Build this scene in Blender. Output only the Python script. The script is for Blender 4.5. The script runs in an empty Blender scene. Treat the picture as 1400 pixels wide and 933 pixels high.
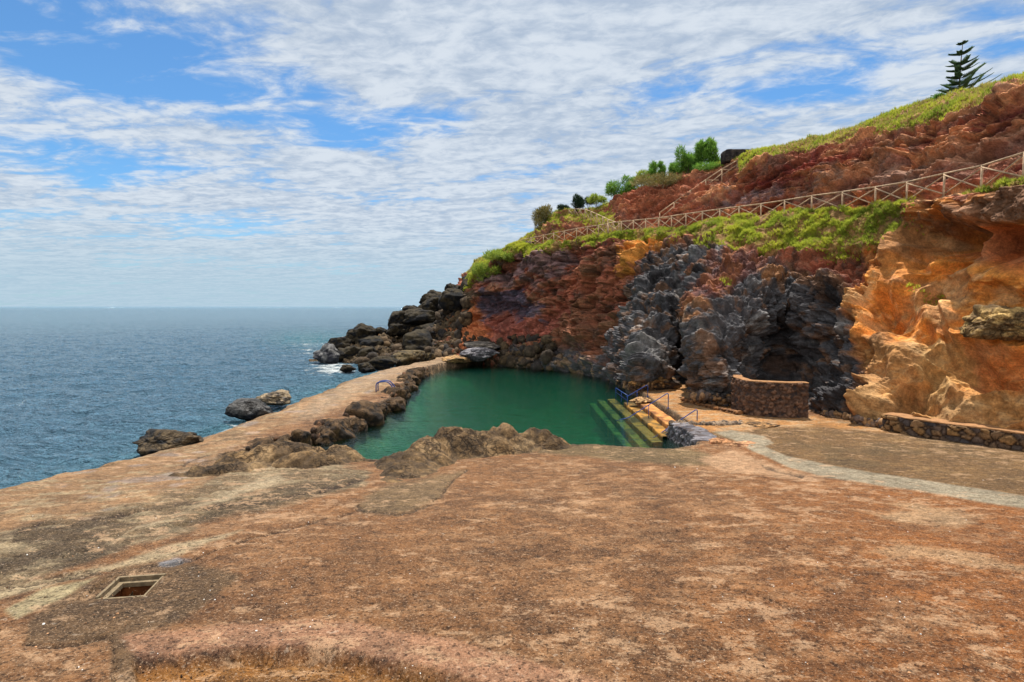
import bpy, math, random
import numpy as np
from mathutils import Vector, Matrix
from mathutils.bvhtree import BVHTree

rng = np.random.default_rng(7)
random.seed(7)
C = bpy.context.scene.collection
SC = bpy.context.scene
F = 778.0; CX = 700.0; CY = 466.5; HC = 7.5
PITCH = math.atan(47.5 / F)
cp, sp = math.cos(PITCH), math.sin(PITCH)

# ------------------------------------------------------------------ projection helpers (photo pixel <-> place)
def ray(px, py):
    a = (px - CX) / F; b = (CY - py) / F
    return np.array([a, cp + b * sp, b * cp - sp])
def at_y(px, py, Y):
    d = ray(px, py); t = Y / d[1]
    return np.array([d[0] * t, Y, HC + d[2] * t])
def at_z(px, py, z):
    d = ray(px, py); t = (z - HC) / d[2]
    return np.array([d[0] * t, d[1] * t, z])
def proj(X, Y, Z):
    dz = Z - HC
    f = np.maximum(Y * cp - dz * sp, 0.05)
    return CX + F * X / f, CY - F * (dz * cp + Y * sp) / f

# ------------------------------------------------------------------ noise
_perm = rng.permutation(256).astype(np.int32); _perm = np.concatenate([_perm, _perm, _perm])
_rv = rng.random(256).astype(np.float32) * 2 - 1
_rj = rng.random((256, 3)).astype(np.float32)
def _h(x, y, z):
    return _perm[_perm[_perm[x & 255] + (y & 255)] + (z & 255)]
def vnoise(x, y, z=None):
    x = np.asarray(x, np.float32); y = np.asarray(y, np.float32)
    z = np.zeros_like(x) if z is None else np.asarray(z, np.float32)
    xi, yi, zi = np.floor(x).astype(np.int32), np.floor(y).astype(np.int32), np.floor(z).astype(np.int32)
    fx, fy, fz = x - xi, y - yi, z - zi
    fx, fy, fz = [f * f * f * (f * (f * 6 - 15) + 10) for f in (fx, fy, fz)]
    r = 0
    for dx in (0, 1):
        wx = fx if dx else 1 - fx
        for dy in (0, 1):
            wy = fy if dy else 1 - fy
            for dz in (0, 1):
                wz = fz if dz else 1 - fz
                r = r + wx * wy * wz * _rv[_h(xi + dx, yi + dy, zi + dz)]
    return r
def fbm(x, y, z=None, o=4, g=0.5, l=2.03):
    r = 0; a = 1.0; s = 0
    z = np.zeros_like(x) if z is None else z
    for i in range(o):
        r = r + a * vnoise(x + 17.3 * i, y + 5.1 * i, z + 9.7 * i); s += a
        a *= g; x = x * l; y = y * l; z = z * l
    return r / s
def worley(x, y, z):
    """F1, F2 and a cell value"""
    x = np.asarray(x, np.float32); y = np.asarray(y, np.float32); z = np.asarray(z, np.float32)
    xi, yi, zi = np.floor(x).astype(np.int32), np.floor(y).astype(np.int32), np.floor(z).astype(np.int32)
    f1 = np.full(x.shape, 9., np.float32); f2 = f1.copy(); cid = np.zeros(x.shape, np.float32)
    for dx in (-1, 0, 1):
        for dy in (-1, 0, 1):
            for dz in (-1, 0, 1):
                h = _h(xi + dx, yi + dy, zi + dz); j = _rj[h]
                d = (xi + dx + j[..., 0] - x) ** 2 + (yi + dy + j[..., 1] - y) ** 2 + (zi + dz + j[..., 2] - z) ** 2
                m = d < f1
                f2 = np.where(m, f1, np.minimum(f2, d)); cid = np.where(m, _rv[h], cid); f1 = np.where(m, d, f1)
    return np.sqrt(f1), np.sqrt(f2), cid
def sstep(a, b, x):
    t = np.clip((x - a) / (b - a), 0, 1); return t * t * (3 - 2 * t)
def sdpoly(x, y, P):
    """signed distance to polygon, negative inside"""
    P = np.asarray(P, float); n = len(P)
    d = np.full(x.shape, 1e18); ins = np.zeros(x.shape, bool)
    for i in range(n):
        a = P[i]; b = P[(i + 1) % n]; e = b - a
        wx = x - a[0]; wy = y - a[1]
        t = np.clip((wx * e[0] + wy * e[1]) / (e @ e + 1e-12), 0, 1)
        d = np.minimum(d, (wx - e[0] * t) ** 2 + (wy - e[1] * t) ** 2)
        if a[1] != b[1]:
            c = ((a[1] > y) != (b[1] > y)) & (x < (b[0] - a[0]) * (y - a[1]) / (b[1] - a[1]) + a[0])
            ins ^= c
    d = np.sqrt(d)
    return np.where(ins, -d, d)
def sdline(x, y, P):
    P = np.asarray(P, float); d = np.full(x.shape, 1e18)
    for a, b in zip(P[:-1], P[1:]):
        e = b - a; wx = x - a[0]; wy = y - a[1]
        t = np.clip((wx * e[0] + wy * e[1]) / (e @ e + 1e-12), 0, 1)
        d = np.minimum(d, (wx - e[0] * t) ** 2 + (wy - e[1] * t) ** 2)
    return np.sqrt(d)
def lin(r, g, b, k=1.0):
    f = lambda c: (c / 255 / 12.92 if c <= 10 else ((c / 255 + .055) / 1.055) ** 2.4) * k
    return np.array([f(r), f(g), f(b)])

# ------------------------------------------------------------------ materials
def new_mat(name):
    m = bpy.data.materials.new(name); m.use_nodes = True
    nt = m.node_tree; nt.nodes.clear()
    return m, nt, nt.nodes, nt.links
def noise_node(N, L, vec, scale, detail=6, rough=.6, dist=0., lac=2.):
    n = N.new('ShaderNodeTexNoise'); n.inputs['Scale'].default_value = scale; n.inputs['Detail'].default_value = detail
    n.inputs['Roughness'].default_value = rough; n.inputs['Distortion'].default_value = dist
    L.new(vec, n.inputs['Vector']); return n.outputs['Fac']
def rampv(N, L, v, a, b, c=0., d=1.):
    m = N.new('ShaderNodeMapRange'); m.inputs[1].default_value = a; m.inputs[2].default_value = b
    m.inputs[3].default_value = c; m.inputs[4].default_value = d; m.interpolation_type = 'SMOOTHSTEP'
    L.new(v, m.inputs[0]); return m.outputs[0]
def mth(N, L, op, a, b=None, clamp=False):
    m = N.new('ShaderNodeMath'); m.operation = op; m.use_clamp = clamp
    for i, v in enumerate((a, b)):
        if v is None: continue
        if isinstance(v, (int, float)): m.inputs[i].default_value = v
        else: L.new(v, m.inputs[i])
    return m.outputs[0]
def mixc(N, L, fac, a, b, mode='MIX'):
    m = N.new('ShaderNodeMix'); m.data_type = 'RGBA'; m.blend_type = mode
    for k, v in ((0, fac), (6, a), (7, b)):
        if isinstance(v, (int, float)): m.inputs[k].default_value = v
        elif isinstance(v, (tuple, list, np.ndarray)): m.inputs[k].default_value = (*[float(q) for q in v[:3]], 1)
        else: L.new(v, m.inputs[k])
    return m.outputs[2]
def attr_rock(name, fine=6.0, var=.35, bump=.06, rough=.9, speck=.0, coord='Object', pits=0., wisps=False, frac=0., frdep=.5):
    """vertex colour (kind of rock at this place) with procedural mottling, specks and relief"""
    m, nt, N, L = new_mat(name)
    out = N.new('ShaderNodeOutputMaterial'); b = N.new('ShaderNodeBsdfPrincipled')
    b.inputs['Roughness'].default_value = rough; b.inputs['Specular IOR Level'].default_value = .25
    L.new(b.outputs[0], out.inputs[0])
    tc = N.new('ShaderNodeTexCoord').outputs[coord]
    at = N.new('ShaderNodeAttribute'); at.attribute_name = 'Col'
    n1 = noise_node(N, L, tc, fine, 8, .65, .3)
    n2 = noise_node(N, L, tc, fine * .18, 5, .6, .5)
    n3 = noise_node(N, L, tc, fine * 4.5, 4, .7)
    v = mth(N, L, 'ADD', rampv(N, L, n1, .3, .72, 1 - var, 1 + var), rampv(N, L, n2, .35, .65, -var * .5, var * .5))
    v = mth(N, L, 'MULTIPLY', v, rampv(N, L, n3, .3, .7, 1 - var * .7, 1 + var * .7))
    comb = N.new('ShaderNodeCombineColor')
    for i in range(3): L.new(v, comb.inputs[i])
    col = mixc(N, L, 1.0, at.outputs['Color'], comb.outputs[0], 'MULTIPLY')
    if speck:
        s = rampv(N, L, noise_node(N, L, tc, fine * 2.2, 2, .5), .66, .74)
        col = mixc(N, L, mth(N, L, 'MULTIPLY', s, speck), col, (.62, .5, .38))
    hgt = mth(N, L, 'ADD', n1, mth(N, L, 'MULTIPLY', n3, .35))
    if wisps:
        def str_(sx, sy, rot, sc, dist, det=9, rg=.68):
            mp = N.new('ShaderNodeMapping'); mp.inputs['Rotation'].default_value = (0, 0, rot); mp.inputs['Scale'].default_value = (sx, sy, 1); L.new(tc, mp.inputs[0]); return noise_node(N, L, mp.outputs[0], sc, det, rg, dist)
        w1_ = str_(.9, 1.25, .35, 1.5, .35, 12, .76); w2_ = str_(.9, 1.2, -.3, 3.2, .3, 11, .78); reg = noise_node(N, L, tc, .16, 3, .5)
        pale = mth(N, L, 'MULTIPLY', rampv(N, L, mth(N, L, 'ADD', w1_, mth(N, L, 'MULTIPLY', reg, .25)), .665, .73), .62)
        dk_ = mth(N, L, 'MULTIPLY', rampv(N, L, mth(N, L, 'SUBTRACT', mth(N, L, 'ADD', w2_, .12), mth(N, L, 'MULTIPLY', reg, .22)), .53, .62), .62)
        col = mixc(N, L, dk_, col, mixc(N, L, 1.0, col, (.46, .40, .34), 'MULTIPLY'))
        col = mixc(N, L, pale, col, mixc(N, L, .75, col, (.46, .29, .165)))
        g1_ = noise_node(N, L, tc, 26, 5, .85); g2_ = noise_node(N, L, tc, 11, 6, .85)
        col = mixc(N, L, mth(N, L, 'MULTIPLY', rampv(N, L, g1_, .56, .64), .75), col, (.50, .35, .23))
        col = mixc(N, L, mth(N, L, 'MULTIPLY', rampv(N, L, g1_, .46, .38), .85), col, mixc(N, L, 1.0, col, (.30, .24, .20), 'MULTIPLY'))
        col = mixc(N, L, mth(N, L, 'MULTIPLY', rampv(N, L, g2_, .43, .36), .7), col, mixc(N, L, 1.0, col, (.34, .27, .22), 'MULTIPLY'))
        ft = rampv(N, L, g2_, .46, .34)
        hgt = mth(N, L, 'SUBTRACT', mth(N, L, 'ADD', hgt, mth(N, L, 'MULTIPLY', w2_, 1.3)), mth(N, L, 'MULTIPLY', ft, .5))
    if frac:
        def edges(sc, wid, amt):
            nd = N.new('ShaderNodeTexNoise'); nd.inputs['Scale'].default_value = sc * 1.3; nd.inputs['Detail'].default_value = 5; nd.inputs['Roughness'].default_value = .65; L.new(tc, nd.inputs['Vector'])
            v1 = N.new('ShaderNodeVectorMath'); v1.operation = 'MULTIPLY_ADD'; L.new(nd.outputs['Color'], v1.inputs[0]); v1.inputs[1].default_value = (amt / sc,) * 3; L.new(tc, v1.inputs[2])
            vo = N.new('ShaderNodeTexVoronoi'); vo.feature = 'DISTANCE_TO_EDGE'; vo.inputs['Scale'].default_value = sc; L.new(v1.outputs[0], vo.inputs['Vector']); return rampv(N, L, vo.outputs['Distance'], 0, wid)
        e1 = edges(frac, .05, .9); e2 = edges(frac * 2.7, .07, .9)
        gate = rampv(N, L, noise_node(N, L, tc, frac * .5, 3, .5), .42, .6)
        cr_ = mth(N, L, 'MULTIPLY', mth(N, L, 'SUBTRACT', 1., mth(N, L, 'MULTIPLY', e1, e2)), gate)
        col = mixc(N, L, mth(N, L, 'MULTIPLY', cr_, frdep), col, mixc(N, L, 1.0, col, (.25, .22, .2), 'MULTIPLY'))
        hgt = mth(N, L, 'SUBTRACT', hgt, mth(N, L, 'MULTIPLY', cr_, frdep * 1.2))
    L.new(col, b.inputs['Base Color'])
    bp = N.new('ShaderNodeBump'); bp.inputs['Distance'].default_value = bump; bp.inputs['Strength'].default_value = 1
    L.new(hgt, bp.inputs['Height']); L.new(bp.outputs[0], b.inputs['Normal'])
    return m
def plain_mat(name, col, rough=.7, var=.25, scale=8, metal=0., bump=.01, col2=None, transl=0.):
    m, nt, N, L = new_mat(name)
    out = N.new('ShaderNodeOutputMaterial'); b = N.new('ShaderNodeBsdfPrincipled')
    b.inputs['Roughness'].default_value = rough; b.inputs['Metallic'].default_value = metal
    b.inputs['Specular IOR Level'].default_value = .3
    tc = N.new('ShaderNodeTexCoord').outputs['Object']
    n = noise_node(N, L, tc, scale, 6, .65, .2)
    c2 = col2 if col2 is not None else [c * (1 - var) for c in col]
    c1 = [c * (1 + var) for c in col] if col2 is None else col
    cc = mixc(N, L, rampv(N, L, n, .35, .65), c2, c1); L.new(cc, b.inputs['Base Color'])
    bp = N.new('ShaderNodeBump'); bp.inputs['Distance'].default_value = bump
    L.new(n, bp.inputs['Height']); L.new(bp.outputs[0], b.inputs['Normal'])
    if transl:
        t = N.new('ShaderNodeBsdfTranslucent'); L.new(cc, t.inputs[0]); mx = N.new('ShaderNodeMixShader'); mx.inputs[0].default_value = transl
        L.new(b.outputs[0], mx.inputs[1]); L.new(t.outputs[0], mx.inputs[2]); L.new(mx.outputs[0], out.inputs[0])
    else: L.new(b.outputs[0], out.inputs[0])
    return m

# ------------------------------------------------------------------ mesh helpers
def link(name, me, mat=None, parent=None, smooth=True):
    o = bpy.data.objects.new(name, me); C.objects.link(o)
    if mat: me.materials.append(mat)
    if smooth and len(me.polygons): me.polygons.foreach_set('use_smooth', np.ones(len(me.polygons), bool))
    if parent: o.parent = parent
    return o
def grid_mesh(name, V, col=None, closed=False):
    """V: rows x cols x 3"""
    r, c = V.shape[:2]
    me = bpy.data.meshes.new(name); me.vertices.add(r * c); me.vertices.foreach_set('co', V.astype(np.float32).ravel())
    i = np.arange(r * c).reshape(r, c)
    if closed: i = np.concatenate([i, i[:, :1]], 1)
    q = np.stack([i[:-1, :-1], i[:-1, 1:], i[1:, 1:], i[1:, :-1]], -1).reshape(-1, 4)
    n = len(q); me.loops.add(n * 4); me.loops.foreach_set('vertex_index', q.astype(np.int32).ravel())
    me.polygons.add(n); me.polygons.foreach_set('loop_start', np.arange(0, n * 4, 4, dtype=np.int32))
    me.update(calc_edges=True)
    if col is not None: add_col(me, col.reshape(-1, 3))
    return me
def add_col(me, col):
    a = me.color_attributes.new('Col', 'FLOAT_COLOR', 'POINT')
    a.data.foreach_set('color', np.concatenate([col, np.ones((len(col), 1))], 1).astype(np.float32).ravel())
def poly_mesh(name, V, Fs, col=None):
    me = bpy.data.meshes.new(name); me.from_pydata([tuple(map(float, v)) for v in V], [], [tuple(map(int, f)) for f in Fs]); me.update()
    if col is not None: add_col(me, np.asarray(col))
    return me
def tri_soup(name, T):
    """T: n x k x 3 independent faces"""
    n, k = T.shape[:2]
    me = bpy.data.meshes.new(name); me.vertices.add(n * k); me.vertices.foreach_set('co', T.astype(np.float32).ravel())
    me.loops.add(n * k); me.loops.foreach_set('vertex_index', np.arange(n * k, dtype=np.int32))
    me.polygons.add(n); me.polygons.foreach_set('loop_start', np.arange(0, n * k, k, dtype=np.int32)); me.update(calc_edges=True)
    return me
class MB:
    def __init__(s): s.v = []; s.f = []
    def tube(s, pts, r, n=8, r2=None):
        pts = [np.array(p, float) for p in pts]; m = len(pts); b = len(s.v); up = None
        for i, p in enumerate(pts):
            t = pts[min(i + 1, m - 1)] - pts[max(i - 1, 0)]; t /= np.linalg.norm(t) + 1e-9
            if up is None: up = np.array([0, 0, 1.]) if abs(t[2]) < .9 else np.array([1., 0, 0])
            a = np.cross(t, up); a /= np.linalg.norm(a) + 1e-9; c = np.cross(a, t); up = c
            rr = r if r2 is None else r + (r2 - r) * i / max(m - 1, 1)
            for k in range(n):
                w = 2 * math.pi * k / n; s.v.append(p + rr * (math.cos(w) * a + math.sin(w) * c))
        for i in range(m - 1):
            for k in range(n):
                k2 = (k + 1) % n; s.f.append((b + i * n + k, b + i * n + k2, b + (i + 1) * n + k2, b + (i + 1) * n + k))
        s.f.append(tuple(b + k for k in range(n))[::-1]); s.f.append(tuple(b + (m - 1) * n + k for k in range(n)))
        return s
    def box(s, lo, hi, M=None):
        b = len(s.v)
        for z in (lo[2], hi[2]):
            for x, y in ((lo[0], lo[1]), (hi[0], lo[1]), (hi[0], hi[1]), (lo[0], hi[1])):
                p = np.array([x, y, z]); s.v.append(p if M is None else np.array(M @ Vector(p)))
        for f in ((3, 2, 1, 0), (4, 5, 6, 7), (0, 1, 5, 4), (1, 2, 6, 5), (2, 3, 7, 6), (3, 0, 4, 7)): s.f.append(tuple(b + k for k in f))
        return s
    def build(s, name, mat, parent=None, smooth=False): return link(name, poly_mesh(name, s.v, s.f), mat, parent, smooth)
def tag(o, label, cat, group=None, kind=None):
    if label: o['label'] = label
    if cat: o['category'] = cat
    if group: o['group'] = group
    if kind: o['kind'] = kind
    return o
def empty(name, loc=(0, 0, 0)):
    o = bpy.data.objects.new(name, None); o.location = loc; o.empty_display_size = .3; C.objects.link(o); return o

# ================================================================== GROUND (terrace, mole, pool basin)
def z_land(x, y):
    return .78 + .105 * np.log1p(np.exp((25. - y) * .8)) / .8 + .02 * (x < -9) * 0
POOL = [(-8.6, 66), (-6.2, 70.5), (-4, 73.5), (1.5, 73), (7, 68), (12, 60), (13.5, 54), (12.5, 49.5), (10.3, 46.5), (10.1, 42), (10.1, 32.2), (9.25, 32), (9.75, 30.4), (9.5, 28.8), (8.7, 27.2), (7.4, 26.4), (5, 27), (2.6, 27.6),
        (1.4, 28.2), (-1, 27.8), (-3, 27), (-4.6, 25.2), (-5.2, 23.9), (-6.4, 24.4), (-8.3, 25.4), (-10, 25.6), (-12.6, 23.6), (-12.9, 24.6), (-12.2, 28), (-10.8, 31), (-9.6, 35), (-8.7, 41.4), (-9.2, 46), (-10.4, 57)]
LAND = [(-19.5, 5), (-18.3, 14), (-17.9, 19.5), (-17.6, 23), (-17.4, 26), (-17.0, 29), (-16.7, 32), (-16.2, 36), (-15.9, 41), (-15.8, 47), (-15.7, 55), (-14.5, 62), (-11, 72), (-12, 84),
        (0, 110), (80, 110), (90, -14), (-26, -14), (-24, -4)]
MOLE_IN = [(-13.2, 24.3), (-12.6, 28), (-11.2, 31), (-10.1, 35), (-9.3, 41.4), (-9.7, 46), (-10.6, 57), (-9.4, 65)]
t0 = np.geomspace(1., 118., 980)
tt = np.sinh(np.linspace(-1, 1, 1150) * 1.1) / math.sinh(1.1) * 1.45
gy = (t0 - 9)[:, None] * np.ones((1, 1150)); gx = tt[None, :] * t0[:, None]
def ground_h(x, y):
    wa = .55 - .42 * sstep(3.5, 7, x); wx = x + wa * fbm(x * .7, y * .7, o=5); wy = y + wa * fbm(x * .7 + 40, y * .7, o=5)
    dp = sdpoly(wx, wy, POOL); dl = sdpoly(wx, wy, LAND)
    top = z_land(x, y)
    top = top + .10 * fbm(x * .12, y * .12 + 3, o=3) + .035 * fbm(x * .7, y * .7, o=5, g=.55)
    # shelf: rounded sea edge
    top = top - .35 * sstep(-1.6, 0, dl) 
    # floor of pool: shallow by the mole and rocks
    floor = -.6 - 3.6 * sstep(0, 6, -dp) + .5 * fbm(x * .4, y * .4 + 9, o=4)
    sea = -1.5 - .25 * np.maximum(dl, 0)
    kp = sstep(-.28, .12, dp); kl = sstep(-.2, .9, dl)
    z = floor * (1 - kp) + top * kp
    z = np.where(dl > -.2, top * (1 - kl) + sea * kl, z)
    return z, dp, dl
gz, dpool, dland = ground_h(gx, gy)
gpx, gpy = proj(gx, gy, z_land(gx, gy))
def pm(P, soft=6, warp=14, wf=.02):
    wx = gpx + warp * NX1; wy = gpy + warp * .45 * NX2
    d = sdpoly(wx, wy, P); return 1 - sstep(-soft, soft, d)
NX1 = fbm(gx * .9, gy * .9, o=5, g=.6); NX2 = fbm(gx * .9 + 31, gy * .9 + 7, o=5, g=.6)
LF = fbm(gx * .35, gy * .35 + 50, o=5, g=.6)      # broad mottling
ST = fbm(gx * 1.1 + gy * .4, gy * 2.6 - gx * .7, o=6, g=.68)   # streaks
HF = fbm(gx * 2.3 + 8, gy * 2.3, o=5, g=.65)
def A(r, g, b): return lin(r, g, b, .42)
c_brown = A(160, 110, 66); c_pink = A(196, 148, 104); c_dark = A(112, 76, 46)
gc = np.ones(gx.shape + (3,)) * c_brown
def lay(mask, c):
    global gc
    gc = gc * (1 - mask[..., None]) + np.asarray(c) * mask[..., None]
lay(sstep(800, 1300, gpx + 90 * LF) * .85, A(176, 106, 44))
lay(sstep(.08, .3, ST + .5 * LF) * .5, c_pink)
lay(sstep(.05, .35, -ST + .5 * LF) * .45, c_dark)
# the mole and the left part of the terrace
m = pm([(-400, 760), (-30, 668), (175, 612), (250, 595), (400, 540), (480, 505), (600, 480), (700, 490), (640, 497), (567, 505), (546, 524), (476, 553), (400, 578), (338, 601), (300, 640), (240, 690), (80, 720), (-20, 750), (-400, 850)], 5)
mc = A(186, 142, 98) * (1 + .35 * LF[..., None]) + (A(220, 190, 150) - A(190, 140, 100)) * sstep(.05, .4, ST)[..., None] * .8
gc = gc * (1 - m[..., None]) + mc * m[..., None]
lay(m * sstep(.10, .38, HF * .6 + LF * .7) * .75, A(132, 104, 72))
lay(m * sstep(.3, .5, fbm(gx * .8, gy * .8 + 77, o=4)) * .5, A(178, 170, 168))
lay(pm([(500, 500), (560, 495), (640, 490), (640, 500), (560, 508), (500, 530), (430, 570), (400, 575), (440, 545)], 10) * .5, A(205, 180, 150))
# grey rocky band left of the terrace
m = pm([(-400, 900), (-20, 742), (80, 716), (200, 692), (290, 655), (400, 618), (505, 648), (490, 668), (300, 708), (160, 762), (0, 806), (-400, 960)], 6, 20)
lay(m, A(138, 114, 82)); lay(m * sstep(.0, .3, ST) * .8, A(200, 178, 140)); lay(m * sstep(.05, .35, -LF - .4 * ST) * .7, A(88, 70, 48))
for P, c, s in (([(150, 748), (330, 668), (385, 650), (385, 661), (300, 690), (200, 720), (160, 746)], (206, 184, 148), 4),
                ([(-40, 812), (150, 777), (230, 752), (330, 728), (250, 762), (100, 794), (-40, 830)], (212, 190, 150), 3),
                ([(200, 735), (300, 694), (400, 664), (495, 650), (482, 668), (380, 692), (260, 722)], (96, 78, 52), 6),
                ([(30, 884), (36, 852), (110, 806), (170, 780), (215, 770), (260, 772), (330, 792), (250, 850), (190, 870), (198, 960), (150, 960), (155, 880)], (118, 92, 62), 5),
                ([(5, 836), (60, 806), (132, 795), (80, 826), (20, 850)], (206, 190, 146), 3),
                ([(170, 872), (330, 852), (480, 846), (600, 868), (720, 900), (880, 945), (700, 945), (600, 912), (450, 884), (330, 882), (190, 905)], (206, 152, 116), 6),
                ([(480, 690), (530, 664), (600, 648), (640, 640), (612, 665), (590, 688), (550, 702), (500, 700)], (146, 120, 84), 5),
                ([(215, 772), (240, 765), (264, 768), (240, 776), (222, 778)], (170, 172, 178), 2)):
    lay(pm(P, s, 12) * .85, A(*c))
ledge = pm([(185, 906), (335, 884), (450, 888), (600, 914), (700, 940), (860, 1000), (150, 1100), (150, 960), (190, 940)], 4, 10)
lay(ledge, A(178, 120, 56)); lay(ledge * sstep(.1, .35, HF) * .6, A(205, 150, 90))
lay(pm([(190, 896), (335, 874), (450, 876), (600, 904), (720, 936), (700, 945), (600, 918), (450, 892), (335, 888), (190, 910)], 4, 14) * sstep(-.1, .3, HF) * .6, A(126, 84, 62))
# olive strip along the pool edge, plaza, deck, pale concrete path
lay(pm([(735, 600), (860, 600), (945, 615), (1010, 640), (930, 638), (850, 630), (735, 622)], 3, 8) * .9, A(134, 112, 74))
PLAZA = [(960, 596), (1060, 566), (1150, 574), (1210, 588), (1400, 616), (1700, 650), (1700, 760), (1400, 684), (1290, 664), (1180, 648), (1080, 632), (1040, 610)]
m = pm(PLAZA, 3, 6); lay(m, A(140, 104, 60)); lay(m * sstep(.05, .4, ST) * .6, A(178, 140, 90)); lay(m * sstep(.1, .4, LF) * .6, A(112, 90, 54))
m = pm([(830, 520), (925, 505), (1010, 556), (1110, 570), (1230, 586), (1260, 596), (1120, 583), (1040, 586), (1000, 594), (950, 590)], 3, 6)
lay(m, A(222, 156, 86)); lay(m * sstep(0, .3, ST) * .6, A(226, 200, 160))
lay(pm([(1190, 700), (1260, 692), (1345, 712), (1300, 726), (1230, 716)], 5, 26) * .7, A(226, 186, 140))
for P in ([(1180, 756), (1290, 768), (1400, 790), (1400, 778), (1300, 758), (1220, 748)],): lay(pm(P, 5, 26) * .7, A(222, 180, 134))
PATH = [(975, 592), (1000, 589), (1046, 597), (1058, 607), (1046, 612), (1075, 626), (1130, 637), (1200, 648), (1300, 663), (1400, 679), (1600, 712), (1900, 760), (1900, 800), (1600, 734), (1400, 696), (1300, 680), (1200, 665), (1130, 654), (1080, 642), (1036, 622), (1000, 602)]
wpx = gpx + 3 * NX1; wpy = gpy + 1.3 * NX2
pathm = 1 - sstep(-1.5, 1.0, sdpoly(wpx, wpy, PATH))
lay(pathm, A(192, 178, 150)); lay(pathm * sstep(0, .4, ST) * .3, A(168, 150, 122))
# pinkish broken rock between path and terrace
lay(pm([(955, 630), (1000, 618), (1060, 640), (1130, 655), (1110, 662), (1040, 650), (985, 648)], 3, 8) * .9, A(214, 168, 126))
# cracks and rims
crack = np.zeros(gx.shape)
for P, w in (([(60, 792), (130, 786), (215, 776), (260, 768), (330, 745), (420, 716), (500, 694)], 1.0), ([(0, 808), (90, 794), (150, 788)], 1.4),
             ([(32, 882), (60, 886), (110, 882), (150, 872)], 1.6), ([(280, 700), (360, 690), (410, 678), (470, 664)], 1.3), ([(370, 690), (430, 672), (500, 656)], 1.),
             ([(248, 640), (270, 628), (290, 622), (310, 624)], 1.2), ([(185, 905), (280, 888), (335, 884)], 1.3), ([(480, 888), (500, 894), (530, 896)], 1.3), ([(400, 934), (440, 922), (462, 918)], 1.6),
             ([(480, 690), (500, 698), (545, 702), (590, 690), (615, 660), (640, 640)], 1.), ([(340, 574), (400, 569), (440, 566)], .7),
             ([(700, 760), (760, 752), (840, 748), (905, 730)], .7), ([(960, 800), (1010, 806), (1060, 822), (1088, 838)], .9), ([(560, 860), (640, 850), (700, 866), (790, 862)], .7), ([(1120, 730), (1200, 748), (1290, 760)], .6), ([(1000, 770), (1060, 780), (1150, 812)], .6), ([(250, 730), (330, 745), (400, 742), (430, 760), (400, 800)], .6), ([(760, 880), (860, 872), (930, 890), (1020, 884)], .8), ([(1240, 860), (1300, 880), (1390, 884)], .8), ([(600, 700), (680, 690), (760, 694)], .5),
             ([(1040, 640), (1070, 648), (1100, 654)], 1.4), ([(850, 740), (880, 732), (960, 722)], .5), ([(30, 730), (90, 712), (140, 712), (200, 700)], 1.), ([(155, 870), (160, 933)], .8)):
    d = sdline(gpx + 9 * NX1 + 3 * HF, gpy + 5 * NX2 + 2 * HF, P); crack = np.maximum(crack, (1 - sstep(.3 * w, 1.7 * w, d)) * np.clip(w, 0, 1))
lay(crack * .8, A(58, 40, 30))
# below the waterline: wet rock and sand
wet = sstep(.25, -.1, gz); lay(wet, A(112, 104, 66)); lay(wet * sstep(0, -1.2, gz), A(160, 164, 128))
edge = sstep(-2., -1., dpool) * (1 - sstep(.1, .45, dpool)); lay(edge * sstep(-1.2, -.4, gz) * .9, A(88, 70, 50))
tex = np.clip(gz, 0, .3) / .3
gz = gz - ledge * .22 * tex - crack * .05 * tex + (.05 * HF + .05 * np.abs(ST)) * sstep(0, 1, m * 0 + pm([(-400, 900), (-20, 742), (80, 716), (290, 655), (400, 618), (505, 648), (490, 668), (300, 708), (0, 806), (-400, 960)], 8, 20)) * 1.6 * tex
gz = gz + .012 * fbm(gx * 5, gy * 5, o=4, g=.7) * tex + .012 * pathm + .05 * tex * np.maximum(0, fbm(gx * 1.1 + 90, gy * 1.1, o=4)) * (gpx < 700)
gz = gz + .16 * fbm(gx * 1.3 + 5, gy * 1.3, o=5, g=.6) * tex * sstep(-8.5, -11, gx) * sstep(-1.8, -.2, np.maximum(dland, -dpool))
lay(sstep(-1.4, -.1, dland + .5 * NX1) * (gy > 12) * (gx < -9) * .6, A(120, 94, 64))
# hatch pit
HA = at_z(140, 824, 2.0); HAT = at_z(180, 808, float(z_land(np.array([0.]), np.array([at_z(180, 808, 1.9)[1]]))[0]))
hc = HAT[:2]; hdir = np.array([math.cos(math.radians(9)), math.sin(math.radians(9))]); hnrm = np.array([-hdir[1], hdir[0]])
hu = (gx - hc[0]) * hdir[0] + (gy - hc[1]) * hdir[1]; hv = (gx - hc[0]) * hnrm[0] + (gy - hc[1]) * hnrm[1]
HW, HD = .37, .37
pit = (np.abs(hu) < HW) & (np.abs(hv) < HD)
hz = float(z_land(np.array([hc[0]]), np.array([hc[1]]))[0])
gz = np.where((np.abs(hu) < HW + .25) & (np.abs(hv) < HD + .25), hz + .0 - (hv) * .105 * 0, gz)
gz = np.where(pit, hz - .75, gz)
# steps footprint is dug out
dig = (gx > 5.5) & (gx < 10.15) & (gy > 32.0) & (gy < 50); gz = np.where(dig, np.minimum(gz, -1.7), gz)
HORIZ = dict()
ground = link('ground', grid_mesh('ground', np.stack([gx, gy, gz], -1), gc), attr_rock('terrace_rock', fine=3.4, var=.30, bump=.05, speck=.25, wisps=True))
tag(ground, 'bare reddish brown rock and concrete terrace with the mole beside the pool', 'ground', kind='structure')
def gheight(x, y):
    z, _, _ = ground_h(np.array([[x]], float), np.array([[y]], float)); return float(z[0, 0])

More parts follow.
